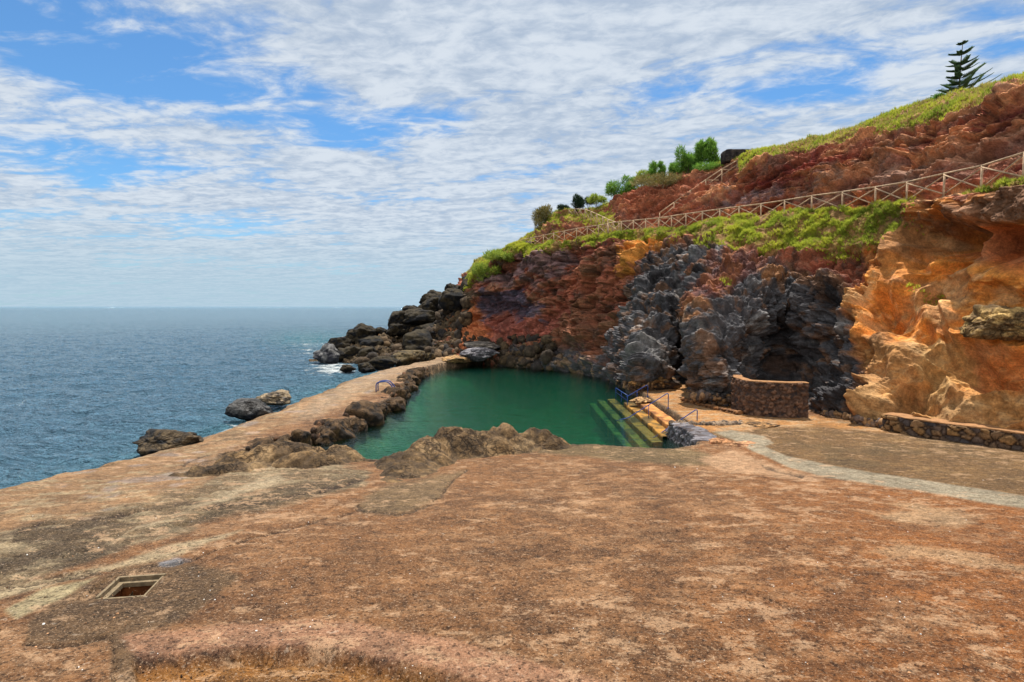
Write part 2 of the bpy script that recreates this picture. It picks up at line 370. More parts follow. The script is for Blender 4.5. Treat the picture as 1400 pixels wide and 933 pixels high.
# ================================================================== CLIFF / HILL
# columns by photo x; rows: base, lower, upper, lip, fence line, (path back), upper mid, upper top, ridge
COLS = {
 425: [(500, 76), (499, 77), (499, 79), (498, 80), (498, 82), (498, 84), (498, 86), (498, 90)],
 450: [(497, 76.5), (491, 78), (487, 80), (485, 82), (484, 84), (484, 86), (484, 88), (484, 91)],
 500: [(501, 72.5), (488, 76), (477, 79), (469, 82), (466, 85), (465, 88), (465, 90), (465, 93)],
 560: [(497, 75), (482, 79), (468, 83), (459, 86), (455, 89), (453, 92), (452, 95), (452, 98)],
 605: [(499, 74), (472, 78), (447, 82), (428, 86), (420, 89), (416, 92), (412, 95), (411, 98)],
 636: [(500, 73), (472, 76.5), (448, 80), (402, 84), (388, 88), (384, 91), (381, 95), (380, 99)],
 652: [(502, 72.5), (472, 75.5), (442, 78.6), (376, 79.2), (368, 83), (364, 87), (360, 91), (358, 95)],
 700: [(505, 70), (475, 72.5), (434, 75.3), (352, 75.4), (342, 77.5), (341, 82), (340, 86), (340, 90)],
 730: [(507, 68), (480, 70), (428, 72.5), (347, 73), (338, 74), (332, 79), (324, 82), (318, 85)],
 765: [(512, 65.5), (480, 67), (420, 69.5), (341, 70.5), (333, 71), (313, 76), (300, 79), (291, 82)],
 800: [(517, 61.5), (480, 63.5), (420, 66), (336, 67), (326, 67.5), (310, 73), (297, 76), (288, 80)],
 830: [(523, 56.5), (480, 58.5), (420, 61), (332, 63), (322, 64), (304, 70), (290, 74), (281, 78)],
 852: [(528, 52), (480, 54.5), (420, 58), (332, 61), (320, 62), (300, 68), (278, 72), (268, 76)],
 878: [(534, 46), (495, 47.5), (425, 53), (330, 59), (316, 60.5), (297, 66), (268, 69), (258, 73)],
 912: [(531, 46.5), (480, 48), (425, 51.5), (327, 56.5), (313, 58.5), (294, 63), (258, 67), (248, 71)],
 934: [(524, 48.5), (480, 49), (425, 50.5), (326, 55.5), (311, 57), (290, 61), (252, 65.5), (242, 69)],
 946: [(548, 40.5), (480, 41), (425, 44.5), (326, 54), (309, 56), (288, 60), (249, 64.5), (238, 68)],
 1000: [(559, 38), (490, 38.6), (420, 42), (332, 48), (302, 52), (277, 56.5), (242, 60), (223, 65)],
 1030: [(562, 38.5), (490, 40.5), (415, 42), (338, 46.5), (298, 50.5), (272, 54), (228, 55), (211, 60)],
 1070: [(566, 38.5), (490, 42), (415, 42), (352, 44.5), (293, 48), (262, 51.5), (218, 53), (204, 57)],
 1150: [(578, 34), (500, 36.5), (410, 38.5), (344, 41), (287, 43), (245, 46.8), (202, 48.5), (185, 53)],
 1210: [(587, 31.2), (510, 33), (410, 36), (330, 38.5), (281, 39.5), (230, 43.5), (190, 45.5), (164, 50.5)],
 1300: [(603, 28.6), (505, 31), (400, 32.8), (305, 33.6), (268, 34), (215, 37.8), (163, 39.5), (137, 44)],
 1400: [(621, 26.4), (515, 28.2), (400, 29.2), (290, 28.8), (247, 29), (190, 33), (130, 34.5), (108, 38.5)],
 1550: [(650, 24), (520, 25.5), (400, 26.5), (262, 26.5), (208, 26.5), (130, 30.5), (60, 32), (30, 36)],
 1800: [(700, 21), (530, 22.5), (400, 23.5), (235, 23.5), (165, 23.5), (80, 27.5), (-10, 29), (-45, 33)],
 2300: [(800, 17.5), (560, 18.5), (400, 19.5), (180, 19.8), (90, 20), (-20, 24), (-140, 25.5), (-190, 29.5)],
}
ck = sorted(COLS); ctrl = []
for px in ck:
    p = [at_y(px, py, Y) for py, Y in COLS[px]]
    base = p[0].copy(); base[2] = min(base[2], -.2) - 3; base[1] -= .8
    back = np.array([.35, .94, 0])
    r6 = p[4] + back * 2.6 + np.array([0, 0, .1]); 
    if px < 720: r6 = p[4] * .5 + p[5] * .5
    drop = {425: 1., 450: 2., 500: 4., 560: 6., 605: 8., 636: 8., 652: 6., 700: 4.}.get(px, .3)
    r10 = p[7] + back * 14 + np.array([0, 0, -drop]); r11 = p[7] + back * 60 + np.array([0, 0, -drop - (14 if px < 720 else 1.)])
    if px < 660: r11[2] = -4
    ctrl.append([base, p[0], p[1], p[2], p[3], p[4], r6, p[5], p[6], p[7], r10, r11])
ctrl = np.array(ctrl)            # ncol x 12 x 3
def pchip(x, y, xq):
    """x (n), y (n,...), xq (m)"""
    h = np.diff(x); d = np.diff(y, axis=0) / h.reshape(-1, *[1] * (y.ndim - 1))
    m = np.zeros_like(y); m[0] = d[0]; m[-1] = d[-1]
    a, b = d[:-1], d[1:]
    hm = np.where(a * b > 0, 2 * a * b / (a + b + 1e-12 * np.sign(a + b + 1e-20)), 0)
    av = (a + b) / 2
    m[1:-1] = .5 * hm + .5 * np.where(a * b > 0, np.sign(av) * np.minimum(np.abs(av), 3 * np.minimum(np.abs(a), np.abs(b))), 0)
    i = np.clip(np.searchsorted(x, xq) - 1, 0, len(x) - 2); hh = h[i]; t = (xq - x[i]) / hh
    sh = (-1,) + (1,) * (y.ndim - 1); t = t.reshape(sh); hh = hh.reshape(sh)
    return (y[i] * (2 * t**3 - 3 * t**2 + 1) + m[i] * hh * (t**3 - 2 * t**2 + t) + y[i + 1] * (-2 * t**3 + 3 * t**2) + m[i + 1] * hh * (t**3 - t**2))
pxs = np.concatenate([np.linspace(425, 1420, 960), np.geomspace(1421, 2300, 90)])
vs = np.concatenate([np.linspace(0, 1, 12, endpoint=False), np.linspace(1, 4, 400, endpoint=False), np.linspace(4, 5, 70, endpoint=False), np.linspace(5, 6, 20, endpoint=False),
                     np.linspace(6, 8, 170, endpoint=False), np.linspace(8, 9, 60, endpoint=False), np.linspace(9, 11, 26)])
tmp = pchip(np.array(ck, float), ctrl, pxs)                  # m x 12 x 3
B = pchip(np.arange(12.), tmp.transpose(1, 0, 2), vs)        # rows x cols x 3
U = np.ones(len(vs))[:, None] * pxs[None, :]; Vv = vs[:, None] * np.ones(len(pxs))[None, :]
def normals(P):
    du = np.gradient(P, axis=1); dv = np.gradient(P, axis=0); n = np.cross(du, dv)
    n /= np.linalg.norm(n, axis=-1, keepdims=True) + 1e-9; return n
Nn = normals(B)
if Nn[200, 400, 1] > 0: Nn = -Nn
# smooth the normals a little so displacement does not tear at folds
for _ in range(12):
    Nn[1:-1] = (Nn[:-2] + Nn[2:] + 2 * Nn[1:-1]) / 4; Nn[:, 1:-1] = (Nn[:, :-2] + Nn[:, 2:] + 2 * Nn[:, 1:-1]) / 4
Nn /= np.linalg.norm(Nn, axis=-1, keepdims=True) + 1e-9
X, Y, Z = B[..., 0], B[..., 1], B[..., 2]
bpx, bpy_ = proj(X, Y, Z)
hh = -.49 * X + .87 * Y
w1 = fbm(X * .25, Y * .25, Z * .25, o=4); w2 = fbm(X * .25 + 30, Y * .25, Z * .25 + 8, o=4)
n5_ = fbm(X * .9 + 11, Y * .9, Z * .9, o=4, g=.6)
wpx = bpx + 34 * w1 + 22 * n5_; wpy = bpy_ + 26 * w2 + 14 * n5_
def cm(P, soft=10): return 1 - sstep(-soft, soft, sdpoly(wpx, wpy, P))
low = (Vv < 5)
# rock kind masks
m_ochre = cm([(1165, 420), (1200, 372), (1140, 345), (1250, 290), (1420, 245), (1900, 100), (2600, 900), (1400, 720), (1215, 600), (1185, 560), (1175, 480)], 8) * low
m_dark = cm([(820, 545), (835, 430), (850, 395), (905, 335), (960, 335), (1050, 360), (1150, 385), (1178, 420), (1172, 480), (1190, 560), (1170, 640), (800, 640)], 10) * low
m_lava0 = cm([(660, 560), (700, 470), (760, 478), (840, 500), (840, 600), (660, 600)], 8) * low     # grey rocks along the waterline
m_rub = cm([(380, 620), (380, 380), (640, 372), (648, 432), (600, 470), (600, 520)], 8) * low
m_up = sstep(6.0, 6.3, Vv) * 1.
m_lip = cm([(1230, 300), (1300, 285), (1420, 250), (1500, 220), (1500, 290), (1400, 305), (1290, 300)], 7) * low
# displacement
wk1 = worley(X / 2.6 + w1 * .5, Y / 2.6, Z / 2.2 + w2 * .5); wk2 = worley(X / 1.0 + w2, Y / 1.0 + w1, Z / .9); wk3 = worley(X * 2.6 + w1, Y * 2.6, Z * 2.8)
q = Z + .30 * hh + .9 * w1                                   # dipping beds
f_hi = fbm(X * 1.4, Y * 1.4, Z * 1.4, o=5, g=.6)
f_lo = fbm(X * .22 + 5, Y * .22, Z * .22, o=3)
bed = fbm(hh * .12, q * .9, X * .12, o=4, g=.6); bed2 = fbm(hh * .3 + 5, q * 3.2, X * .3, o=4, g=.6)
rid = 1 - np.abs(fbm(X * .9 + w2, Y * .9, Z * .8 + w1, o=5, g=.62)) * 2.4
cr = fbm(X * 3.1, Y * 3.1, Z * 3.1, o=4, g=.7)
Dk = 1.1 * (.55 - wk1[0]) + .45 * (wk1[1] - wk1[0]) + .55 * (.5 - wk2[0]) + .30 * (.5 - wk3[0]) + .45 * wk1[2] + .30 * wk2[2] + .5 * f_hi + .35 * (rid - .5) + .22 * cr
wkb = worley((hh + 1.2 * w1) / 4.2, (q + .5 * w2) / 3.0, X * .05); wkc = worley((hh + 1.2 * w2) / 1.5, (q + .5 * w1) / 1.2, X * .2)
Rd = .9 * bed + .4 * bed2 + 1.0 * wkb[2] + .9 * sstep(0, .3, wkb[1] - wkb[0]) + .45 * wkc[2] + .35 * sstep(0, .3, wkc[1] - wkc[0]) + .5 * f_hi + .25 * (.5 - wk3[0]) + .15 * cr - .9
flut = fbm(hh * .55, Z * .12, X * .5, o=4)                    # vertical gullies
scoop = np.abs(vnoise(X * .33 + .8 * w1, Y * .33, Z * .42 + .8 * w2)); scoop2 = np.abs(vnoise(X * .8 + w2, Y * .8, Z * .9 + w1))
qo = Z * 1. - .18 * hh + .6 * w2
Oc = -2.9 * scoop - .8 * scoop2 * sstep(.1, .4, scoop) - .25 * scoop2 + .16 * fbm(hh * .15, qo * 1.6, X * .1, o=4, g=.6) + (.07 + .20 * sstep(430, 520, bpy_)) * f_hi + 1.0 + .06 * (.5 - wk2[0]) + .05 * cr
Up = 1.3 * bed + .9 * bed2 + .7 * flut + .5 * f_hi + .5 * wkb[2] + .35 * (.5 - wk2[0]) + .15 * cr
D = Rd * (1 - m_dark) * (1 - m_ochre) + Dk * m_dark + Oc * m_ochre
D = D * (1 - m_lava0) + (Dk * .9) * m_lava0; D = D * (1 - m_rub) + Dk * .8 * m_rub
D = D * (1 - m_lip) + (.6 + .9 * (.6 - wk2[0]) + .5 * f_hi) * m_lip
D = D * (1 - m_up) + Up * m_up
# grass masks
gl = sstep(3.95, 4.2, Vv + .35 * w2 + .25 * f_hi) * (1 - sstep(5.1, 5.3, Vv))
wide = 1 - sstep(1215, 1265, bpx + 40 * w1)
gl = gl * wide + (1 - wide) * sstep(4.62, 4.75, Vv + .12 * w2) * (1 - sstep(5.1, 5.3, Vv)) * sstep(1310, 1335, bpx)
gl = gl * (1 - cm([(760, 334), (880, 318), (1000, 312), (1000, 320), (880, 330), (800, 348)], 2) * .0)
gu = sstep(8.0, 8.25, Vv + .35 * w1 + .35 * f_hi - .55 * (bpx < 1010))
hill = cm([(728, 335), (735, 300), (765, 280), (830, 285), (850, 312), (800, 318), (760, 322)], 6) * (Vv > 5.6)
hill_red = cm([(760, 318), (770, 305), (800, 302), (812, 312), (790, 322)], 3) * (Vv > 5.6)
head = sstep(4.0, 4.25, Vv + .2 * w2) * (bpx < 735) * (bpx > 640)
grass = np.clip(np.maximum.reduce([gl, gu, hill * (1 - hill_red), head * .9]), 0, 1) * (bpx > 632)
flat = np.maximum(grass * .75, sstep(4.6, 4.95, Vv) * (1 - sstep(5.9, 6.15, Vv)) * .85)
D = D * (1 - flat) + .28 * fbm(X * .9, Y * .9, Z * .9, o=4) * flat
# explicit hollows (+ into the rock) and bulges (-)
def blob(px, py, rx, ry, a, rot=0, vr=None):
    dx = bpx - px; dy = bpy_ - py; c, s = math.cos(rot), math.sin(rot)
    e = ((dx * c + dy * s) / rx) ** 2 + ((-dx * s + dy * c) / ry) ** 2
    k = np.exp(-e ** 1.6); k = k * ((Vv < 5) if py > 250 else (Vv > 6)); return -a * k
for a in ((1075, 500, 52, 44, 1.5), (1030, 470, 16, 40, .9), (1130, 450, 22, 50, .9), (1090, 420, 30, 14, -.7), (937, 485, 11, 62, 1.8), (1232, 440, 30, 22, 1.5, -.3), (1195, 432, 20, 24, 1.1), (1300, 330, 52, 30, 3.0, .5), (1325, 332, 12, 24, -1.4, -.5),
          (1390, 340, 70, 26, 2.4, .2), (1400, 445, 60, 14, -.5), (1200, 505, 20, 34, .9), (1390, 400, 40, 18, .9, .2), (1240, 395, 40, 12, -.5), (1335, 350, 12, 22, -.9, -.3), (1285, 510, 46, 44, -.9), (1292, 450, 8, 60, .7, -.35), (1340, 515, 30, 22, .7), (1300, 540, 18, 22, -.4),
          (690, 425, 34, 14, 1.6, .05), (665, 400, 26, 24, -.8), (745, 372, 14, 40, -.9, .4), (728, 345, 40, 10, -.6), (780, 360, 16, 26, .8), (960, 480, 26, 50, -1.6), (975, 435, 20, 20, -.8), (985, 530, 22, 20, -.6), (880, 480, 40, 40, -.9), (895, 520, 26, 18, -.7), (830, 505, 12, 20, .9), (760, 500, 20, 10, -.8),
          (805, 495, 22, 14, -.9), (1245, 205, 8, 30, 1.2), (1200, 238, 50, 10, .9, -.2), (1300, 218, 60, 8, .9, -.25), (1370, 205, 50, 8, .7, -.25), (1150, 245, 40, 9, -.7, -.2), (1190, 540, 14, 40, -.7), (1150, 470, 12, 50, -.5)):
    D = D + blob(*a)
D = D * sstep(.6, 1.2, Vv + .3) * (1 - sstep(9.2, 9.8, Vv))
D = D * np.clip(0.35 + .65 * sstep(1.0, 1.25, Vv), 0, 1)
D = D * sstep(2300, 1900, bpx * 1.) if False else D
P3 = B + Nn * D[..., None]
# colours
def CA(r, g, b, k=.8): return lin(r, g, b, min(k * 1.18, 1.))
cc = np.ones(X.shape + (3,)) * CA(150, 92, 68, .8)
def layc(mask, c):
    global cc
    mask = np.clip(mask, 0, 1)[..., None]; cc = cc * (1 - mask) + np.asarray(c) * mask
n5 = fbm(X * .5 + 3, Y * .5, Z * .5, o=5, g=.6); n6 = fbm(X * 1.2, Y * 1.2, Z * 1.2 + 4, o=5, g=.6)
layc(sstep(.0, .3, bed) * .8, CA(150, 104, 76)); layc(sstep(.05, .35, -bed) * .7, CA(112, 52, 44)); layc(sstep(.08, .3, bed2) * .5, CA(160, 88, 62)); layc(sstep(.02, .3, n6) * .75, CA(84, 66, 56)); layc(sstep(.1, .4, -n6) * .5, CA(150, 120, 98))
layc(cm([(690, 455), (760, 400), (840, 350), (905, 318), (915, 330), (860, 375), (790, 425), (700, 470)], 6) * .7, CA(160, 92, 66))
layc(cm([(835, 375), (845, 340), (890, 320), (925, 318), (905, 335), (860, 360)], 5) * .85, CA(210, 140, 60))
layc(cm([(650, 372), (705, 352), (770, 342), (775, 360), (740, 378), (700, 388), (652, 384)], 6) * .7, CA(112, 96, 98))
layc(cm([(655, 408), (720, 398), (730, 425), (700, 440), (655, 440)], 5) * .75, CA(82, 84, 104)); layc(cm([(640, 442), (700, 436), (760, 420), (780, 430), (720, 460), (660, 466)], 6) * .6, CA(160, 92, 80))
layc(cm([(690, 470), (800, 430), (845, 420), (845, 500), (760, 480), (700, 490)], 8) * .6, CA(112, 74, 50))
dk = CA(84, 82, 84, .62) * (1 + .5 * n5[..., None]); m_d = np.clip(np.maximum(m_dark, m_lava0), 0, 1)[..., None]
cc = cc * (1 - m_d) + dk * m_d
layc(m_dark * sstep(.05, .35, n6 + .25 * w1) * .75, CA(118, 86, 62, .7)); layc(m_dark * sstep(.2, .45, n5) * .6, CA(150, 146, 142, .66)); layc(m_dark * sstep(.15, .4, -n5) * .6, CA(46, 42, 44, .6))
layc(m_dark * cm([(925, 455), (950, 385), (1000, 350), (1170, 345), (1180, 395), (1060, 385), (1010, 395), (975, 430), (955, 480)], 8) * .6 * sstep(-.2, .2, n6), CA(158, 108, 66))
layc(m_dark * cm([(930, 400), (1000, 350), (1050, 360), (960, 430)], 8) * .5, CA(120, 60, 42))
layc(m_lava0 * sstep(.0, .3, n6) * .6, CA(150, 120, 86))
layc(m_rub, CA(84, 70, 52)); layc(cm([(608, 452), (645, 425), (660, 450), (640, 472)], 6) * .8 * (Vv < 5), CA(196, 118, 72))
oc = CA(214, 138, 62, .72) * (1 + .3 * n5[..., None]); cc = cc * (1 - m_ochre[..., None]) + oc * m_ochre[..., None]
layc(m_ochre * sstep(.05, .35, fbm(hh * .12, qo * 1.6, X * .12, o=5, g=.62)) * .65, CA(178, 100, 42)); layc(m_ochre * sstep(.1, .4, n6) * .4, CA(214, 176, 124)); layc(m_ochre * sstep(.0, .4, -n5 + .3 * f_lo) * .65, CA(134, 84, 50)); layc(m_ochre * sstep(.1, .35, fbm(X * .4 + 60, Y * .4, Z * .6, o=4)) * .6, CA(168, 138, 98))
layc(m_ochre * cm([(1170, 470), (1240, 470), (1300, 540), (1420, 560), (1500, 620), (1215, 610), (1180, 560)], 10) * .6, CA(150, 118, 78))
layc(m_ochre * cm([(1235, 500), (1250, 470), (1310, 475), (1335, 540), (1270, 560)], 6) * .7, CA(166, 132, 84))
layc(m_ochre * cm([(1280, 330), (1320, 300), (1380, 300), (1420, 380), (1340, 350)], 8) * .6, CA(192, 104, 62))
layc(m_ochre * cm([(1170, 380), (1180, 350), (1250, 300), (1270, 330), (1240, 400)], 8) * .5, CA(150, 96, 54))
layc(m_ochre * cm([(1300, 470), (1340, 480), (1420, 500), (1420, 560), (1330, 545)], 6) * .5, CA(188, 128, 84))
layc(m_lip, CA(110, 78, 56)); layc(m_lip * sstep(.05, .3, n6), CA(150, 110, 82))
up = (Vv > 5.95)
layc(up * sstep(-.1, .1, bed) * 0., CA(1, 1, 1)); upc = CA(144, 86, 64) * (1 + .3 * n5[..., None]); k = (up * 1.)[..., None]; cc = cc * (1 - k) + upc * k
layc(up * sstep(.0, .25, bed) * .85, CA(186, 126, 84)); layc(up * sstep(.05, .35, -bed2) * .7, CA(104, 44, 46)); layc(up * sstep(.1, .35, n6) * .5, CA(176, 132, 96)); layc(up * sstep(.05, .35, n5_) * .65, CA(104, 80, 68))
layc(up * cm([(1100, 275), (1200, 225), (1300, 200), (1420, 150), (1420, 215), (1250, 250), (1100, 290)], 9) * .5, CA(146, 116, 100))
layc(up * cm([(1000, 290), (1010, 262), (1060, 252), (1070, 285)], 9) * .6, CA(124, 112, 118)); layc(up * cm([(830, 300), (860, 265), (990, 235), (960, 270), (900, 296)], 8) * .8, CA(148, 84, 58))
layc(up * cm([(1020, 240), (1120, 215), (1180, 222), (1060, 262)], 8) * .6, CA(132, 46, 42))
layc(sstep(4.85, 5.0, Vv) * (1 - sstep(5.95, 6.1, Vv)), CA(188, 140, 98))
gcol = CA(146, 112, 66, .8) * (1 + .5 * n6[..., None]); cc = cc * (1 - grass[..., None]) + gcol * grass[..., None]
cc = cc * (1 + .10 * (1 - np.clip(grass, 0, 1)))[..., None]
cliff_me = grid_mesh('hill', P3, np.clip(cc, .01, .8))
cliff = link('hill', cliff_me, attr_rock('cliff_rock', fine=1.9, var=.36, bump=.15))
tag(cliff, 'weathered volcanic cliff of dark lava, red beds and ochre tuff above the pool', 'cliff', kind='structure')
sub = P3[::3, ::3]; r_, c_ = sub.shape[:2]; ii = np.arange(r_ * c_).reshape(r_, c_)
bvh = BVHTree.FromPolygons([tuple(v) for v in sub.reshape(-1, 3).tolist()], np.stack([ii[:-1, :-1], ii[:-1, 1:], ii[1:, 1:], ii[1:, :-1]], -1).reshape(-1, 4).tolist())
def hit(px, py):
    d = Vector(ray(px, py)).normalized(); loc, n, i, dist = bvh.ray_cast(Vector((0, 0, HC)), d)
    return np.array(loc) if loc is not None else None
def down(x, y, z=60.):
    loc, n, i, dist = bvh.ray_cast(Vector((x, y, z)), Vector((0, 0, -1))); return loc.z if loc is not None else None

# ------------------------------------------------------------------ grass on the cliff (uncountable)
def leaf_mat(name, c1, c2, scale=1.2, tr=.35): return plain_mat(name, c1, .7, 0, scale, 0, 0., col2=c2, transl=tr)
M_grass = leaf_mat('grass_blades', (.50, .52, .06), (.24, .31, .04), .55, .45)
M_dry = leaf_mat('dry_grass_blades', (.50, .42, .12), (.28, .24, .08), .8, .4)
def tufts(name, mask, n, hmin, hmax, mat, blades=9, seed=3):
    r = np.random.default_rng(seed); a = np.linalg.norm(np.cross(np.gradient(P3, axis=1), np.gradient(P3, axis=0)), axis=-1)
    w = (a * mask).ravel(); w[w < 0] = 0; w = w / w.sum()
    idx = r.choice(w.size, n, p=w); base = P3.reshape(-1, 3)[idx] + r.normal(0, .05, (n, 3)); nr = Nn.reshape(-1, 3)[idx]
    H = r.uniform(hmin, hmax, n) * (1 + .5 * n6.ravel()[idx]); T = np.zeros((n, blades, 3, 3))
    for b in range(blades):
        an = r.uniform(0, 6.283, n); lean = r.uniform(.1, .7, n) * H
        up = np.array([0, 0, 1.]) * .8 + nr * .35
        tip = base + up * H[:, None] * r.uniform(.6, 1.1, n)[:, None] + np.stack([np.cos(an), np.sin(an), -.25 * np.ones(n)], -1) * lean[:, None]
        sd = np.stack([-np.sin(an), np.cos(an), np.zeros(n)], -1) * (.008 + .035 * H)[:, None]
        off = np.stack([np.cos(an), np.sin(an), np.zeros(n)], -1) * (.12 * H)[:, None]
        T[:, b, 0] = base + off - sd; T[:, b, 1] = base + off + sd; T[:, b, 2] = tip
    o = link(name, tri_soup(name, T.reshape(-1, 3, 3)), mat, smooth=False); return o
inview = (bpx < 1560) & (bpx > 630)
front = (Vv < 5.2)
g1 = tufts('grass', grass * front * inview * sstep(-.2, .2, n6 + .2 * w1), 26000, .12, .28, M_grass, 14); tag(g1, 'bright yellow green grass growing over the lip of the lower cliff', 'grass', kind='stuff')
g2 = tufts('grass', grass * (~front) * inview * (Vv < 9.4) * (.35 + sstep(-.1, .3, n5)), 24000, .12, .30, M_grass, 13, 5); tag(g2, 'green grass covering the crest of the upper cliff and the knoll', 'grass', kind='stuff')
g3 = tufts('dry_grass', grass * inview * (Vv < 9.4) * sstep(0, .35, -n5 + .2), 14000, .12, .34, M_dry, 10, 9); tag(g3, 'straw coloured dry grass mixed into the green along the cliff crest', 'grass', kind='stuff')
spots = sum(np.exp(-(((bpx - a) / rx) ** 2 + ((bpy_ - b) / ry) ** 2)) for a, b, rx, ry in ((1247, 392, 7, 4), (1270, 402, 10, 4), (995, 395, 5, 3), (1000, 320, 8, 5), (840, 325, 8, 4), (1180, 330, 25, 8))) * front
g4 = tufts('grass', spots, 500, .15, .35, M_grass, 9, 12); tag(g4, 'small isolated grass clumps growing in cracks of the ochre rock face', 'grass', kind='stuff')

# ================================================================== WATER
def water_bump(N, L, specs, coord):
    h = None
    for sx, sy, sc, amp, det in specs:
        mp = N.new('ShaderNodeMapping'); mp.inputs['Scale'].default_value = (sx, sy, 1); L.new(coord, mp.inputs[0])
        n = mth(N, L, 'MULTIPLY', noise_node(N, L, mp.outputs[0], sc, det, .6, .4), amp); h = n if h is None else mth(N, L, 'ADD', h, n)
    return h
m_sea, nt, N, L = new_mat('sea_water')
out = N.new('ShaderNodeOutputMaterial'); b = N.new('ShaderNodeBsdfPrincipled'); L.new(b.outputs[0], out.inputs[0])
b.inputs['Specular IOR Level'].default_value = .27; b.inputs['IOR'].default_value = 1.33
tc = N.new('ShaderNodeTexCoord').outputs['Object']; at = N.new('ShaderNodeAttribute'); at.attribute_name = 'Col'
h = water_bump(N, L, ((1, 1.8, .26, 1.0, 4), (1, 1.6, .9, .85, 6), (1, 1.4, 2.6, .28, 4)), tc)
bp = N.new('ShaderNodeBump'); bp.inputs['Distance'].default_value = 3.6; L.new(h, bp.inputs['Height']); L.new(bp.outputs[0], b.inputs['Normal'])
sepc = N.new('ShaderNodeSeparateColor'); L.new(at.outputs['Color'], sepc.inputs[0])
mp = N.new('ShaderNodeMapping'); mp.inputs['Scale'].default_value = (.6, 1.8, 1); L.new(tc, mp.inputs[0])
fo = noise_node(N, L, mp.outputs[0], .55, 8, .7, .6)
foam = mth(N, L, 'MULTIPLY', rampv(N, L, mth(N, L, 'ADD', fo, mth(N, L, 'MULTIPLY', sepc.outputs[0], .34)), .66, .78), rampv(N, L, sepc.outputs[0], .02, .3))
shal = mixc(N, L, sepc.outputs[1], (.105, .205, .29), (.06, .27, .28))
L.new(mixc(N, L, foam, shal, (.75, .8, .8)), b.inputs['Base Color'])
L.new(mth(N, L, 'ADD', mth(N, L, 'MULTIPLY', foam, .6), .06), b.inputs['Roughness'])
# sea sheet: fans out from under the mole to the horizon
bd = np.array([(60, -40), (-10, -30), (-14, 0), (-15, 14), (-14.6, 26), (-13.5, 34), (-12.8, 45), (-12.6, 56), (-11.5, 64), (-7, 72), (2, 80), (20, 96), (70, 130)], float)
dr = np.array([(-.2, -1), (-1, -.9), (-1, -.35), (-1, .0), (-1, .25), (-1, .45), (-.95, .7), (-.8, .9), (-.6, 1), (-.35, 1), (-.1, 1), (.25, 1), (.9, .9)], float); dr /= np.linalg.norm(dr, axis=1, keepdims=True)
uu = np.concatenate([np.linspace(0, 2, 40, endpoint=False), np.linspace(2, 8.6, 640, endpoint=False), np.linspace(8.6, 12, 60)]); bi = pchip(np.arange(13.), bd, uu); di = pchip(np.arange(13.), dr, uu)
rad = np.concatenate([np.linspace(0, 3, 10, endpoint=False), np.concatenate([np.geomspace(3, 160, 620, endpoint=False), np.geomspace(160, 22000, 330)])])
SX = bi[None, :, 0] + di[None, :, 0] * rad[:, None]; SY = bi[None, :, 1] + di[None, :, 1] * rad[:, None]
fade = np.clip(1 - rad / 350, 0, 1)[:, None] * np.clip(rad / 2, .3, 1)[:, None]
SZ = 2.1 * (.16 * fbm(SX * .16 + SY * .05, SY * .32, o=3) + .17 * fbm(SX * .55 + 9 + .4 * SY, SY * .95, o=5, g=.62)) * fade
spx, spy = proj(SX, SY, 0 * SX); scol = np.zeros(SX.shape + (3,))
dl = sdpoly(SX, SY, LAND)
near = np.exp(-np.maximum(dl, 0) / .5) * .7
wash = .42 * np.exp(-(((spx - 430) / 55) ** 2 + ((spy - 478) / 16) ** 2)) + .8 * np.exp(-(((spx - 455) / 35) ** 2 + ((spy - 505) / 12) ** 2))
scol[..., 0] = np.clip(near + wash, 0, 1); scol[..., 1] = np.clip(.5 * np.exp(-(((spx - 425) / 60) ** 2 + ((spy - 463) / 13) ** 2)) + .35 * np.exp(-np.maximum(dl, 0) / 3.), 0, 1)
sea = link('sea', grid_mesh('sea', np.stack([SX, SY, SZ], -1), scol), m_sea); tag(sea, 'open blue sea with small choppy waves reaching the horizon', 'sea', kind='structure')
# pool water: a closed body with green absorption
m_pool, nt, N, L = new_mat('pool_water')
out = N.new('ShaderNodeOutputMaterial'); tc = N.new('ShaderNodeTexCoord').outputs['Object']
h = water_bump(N, L, ((1, 1.6, .8, .6, 4), (1, 1.3, 2.6, .5, 5)), tc)
bp = N.new('ShaderNodeBump'); bp.inputs['Distance'].default_value = .16; L.new(h, bp.inputs['Height'])
fr = N.new('ShaderNodeFresnel'); fr.inputs[0].default_value = 1.33; L.new(bp.outputs[0], fr.inputs[1])
tr = N.new('ShaderNodeBsdfTransparent'); gl_ = N.new('ShaderNodeBsdfGlossy'); gl_.inputs['Roughness'].default_value = .02; L.new(bp.outputs[0], gl_.inputs['Normal'])
mx = N.new('ShaderNodeMixShader'); L.new(fr.outputs[0], mx.inputs[0]); L.new(tr.outputs[0], mx.inputs[1]); L.new(gl_.outputs[0], mx.inputs[2]); L.new(mx.outputs[0], out.inputs[0])
va = N.new('ShaderNodeVolumeAbsorption'); va.inputs[0].default_value = (.02, .78, .62, 1); va.inputs[1].default_value = .38
vsc = N.new('ShaderNodeVolumeScatter'); vsc.inputs[0].default_value = (.03, .85, .62, 1); vsc.inputs['Density'].default_value = .022
vad = N.new('ShaderNodeAddShader'); L.new(va.outputs[0], vad.inputs[0]); L.new(vsc.outputs[0], vad.inputs[1]); L.new(vad.outputs[0], out.inputs['Volume'])
Pp = np.array(POOL); cen = np.array([0., 46.]); 
ex = []
for i in range(len(Pp)):
    a = Pp[i - 1]; c = Pp[(i + 1) % len(Pp)]; t = (c - a) / np.linalg.norm(c - a); nrm = np.array([-t[1], t[0]])
    p = Pp[i] + nrm * .7
    if sdpoly(np.array([p[0]]), np.array([p[1]]), POOL)[0] < 0: p = Pp[i] - nrm * .7
    ex.append(p)
n = len(ex); V = [(p[0], p[1], .0) for p in ex] + [(p[0], p[1], -6.) for p in ex]
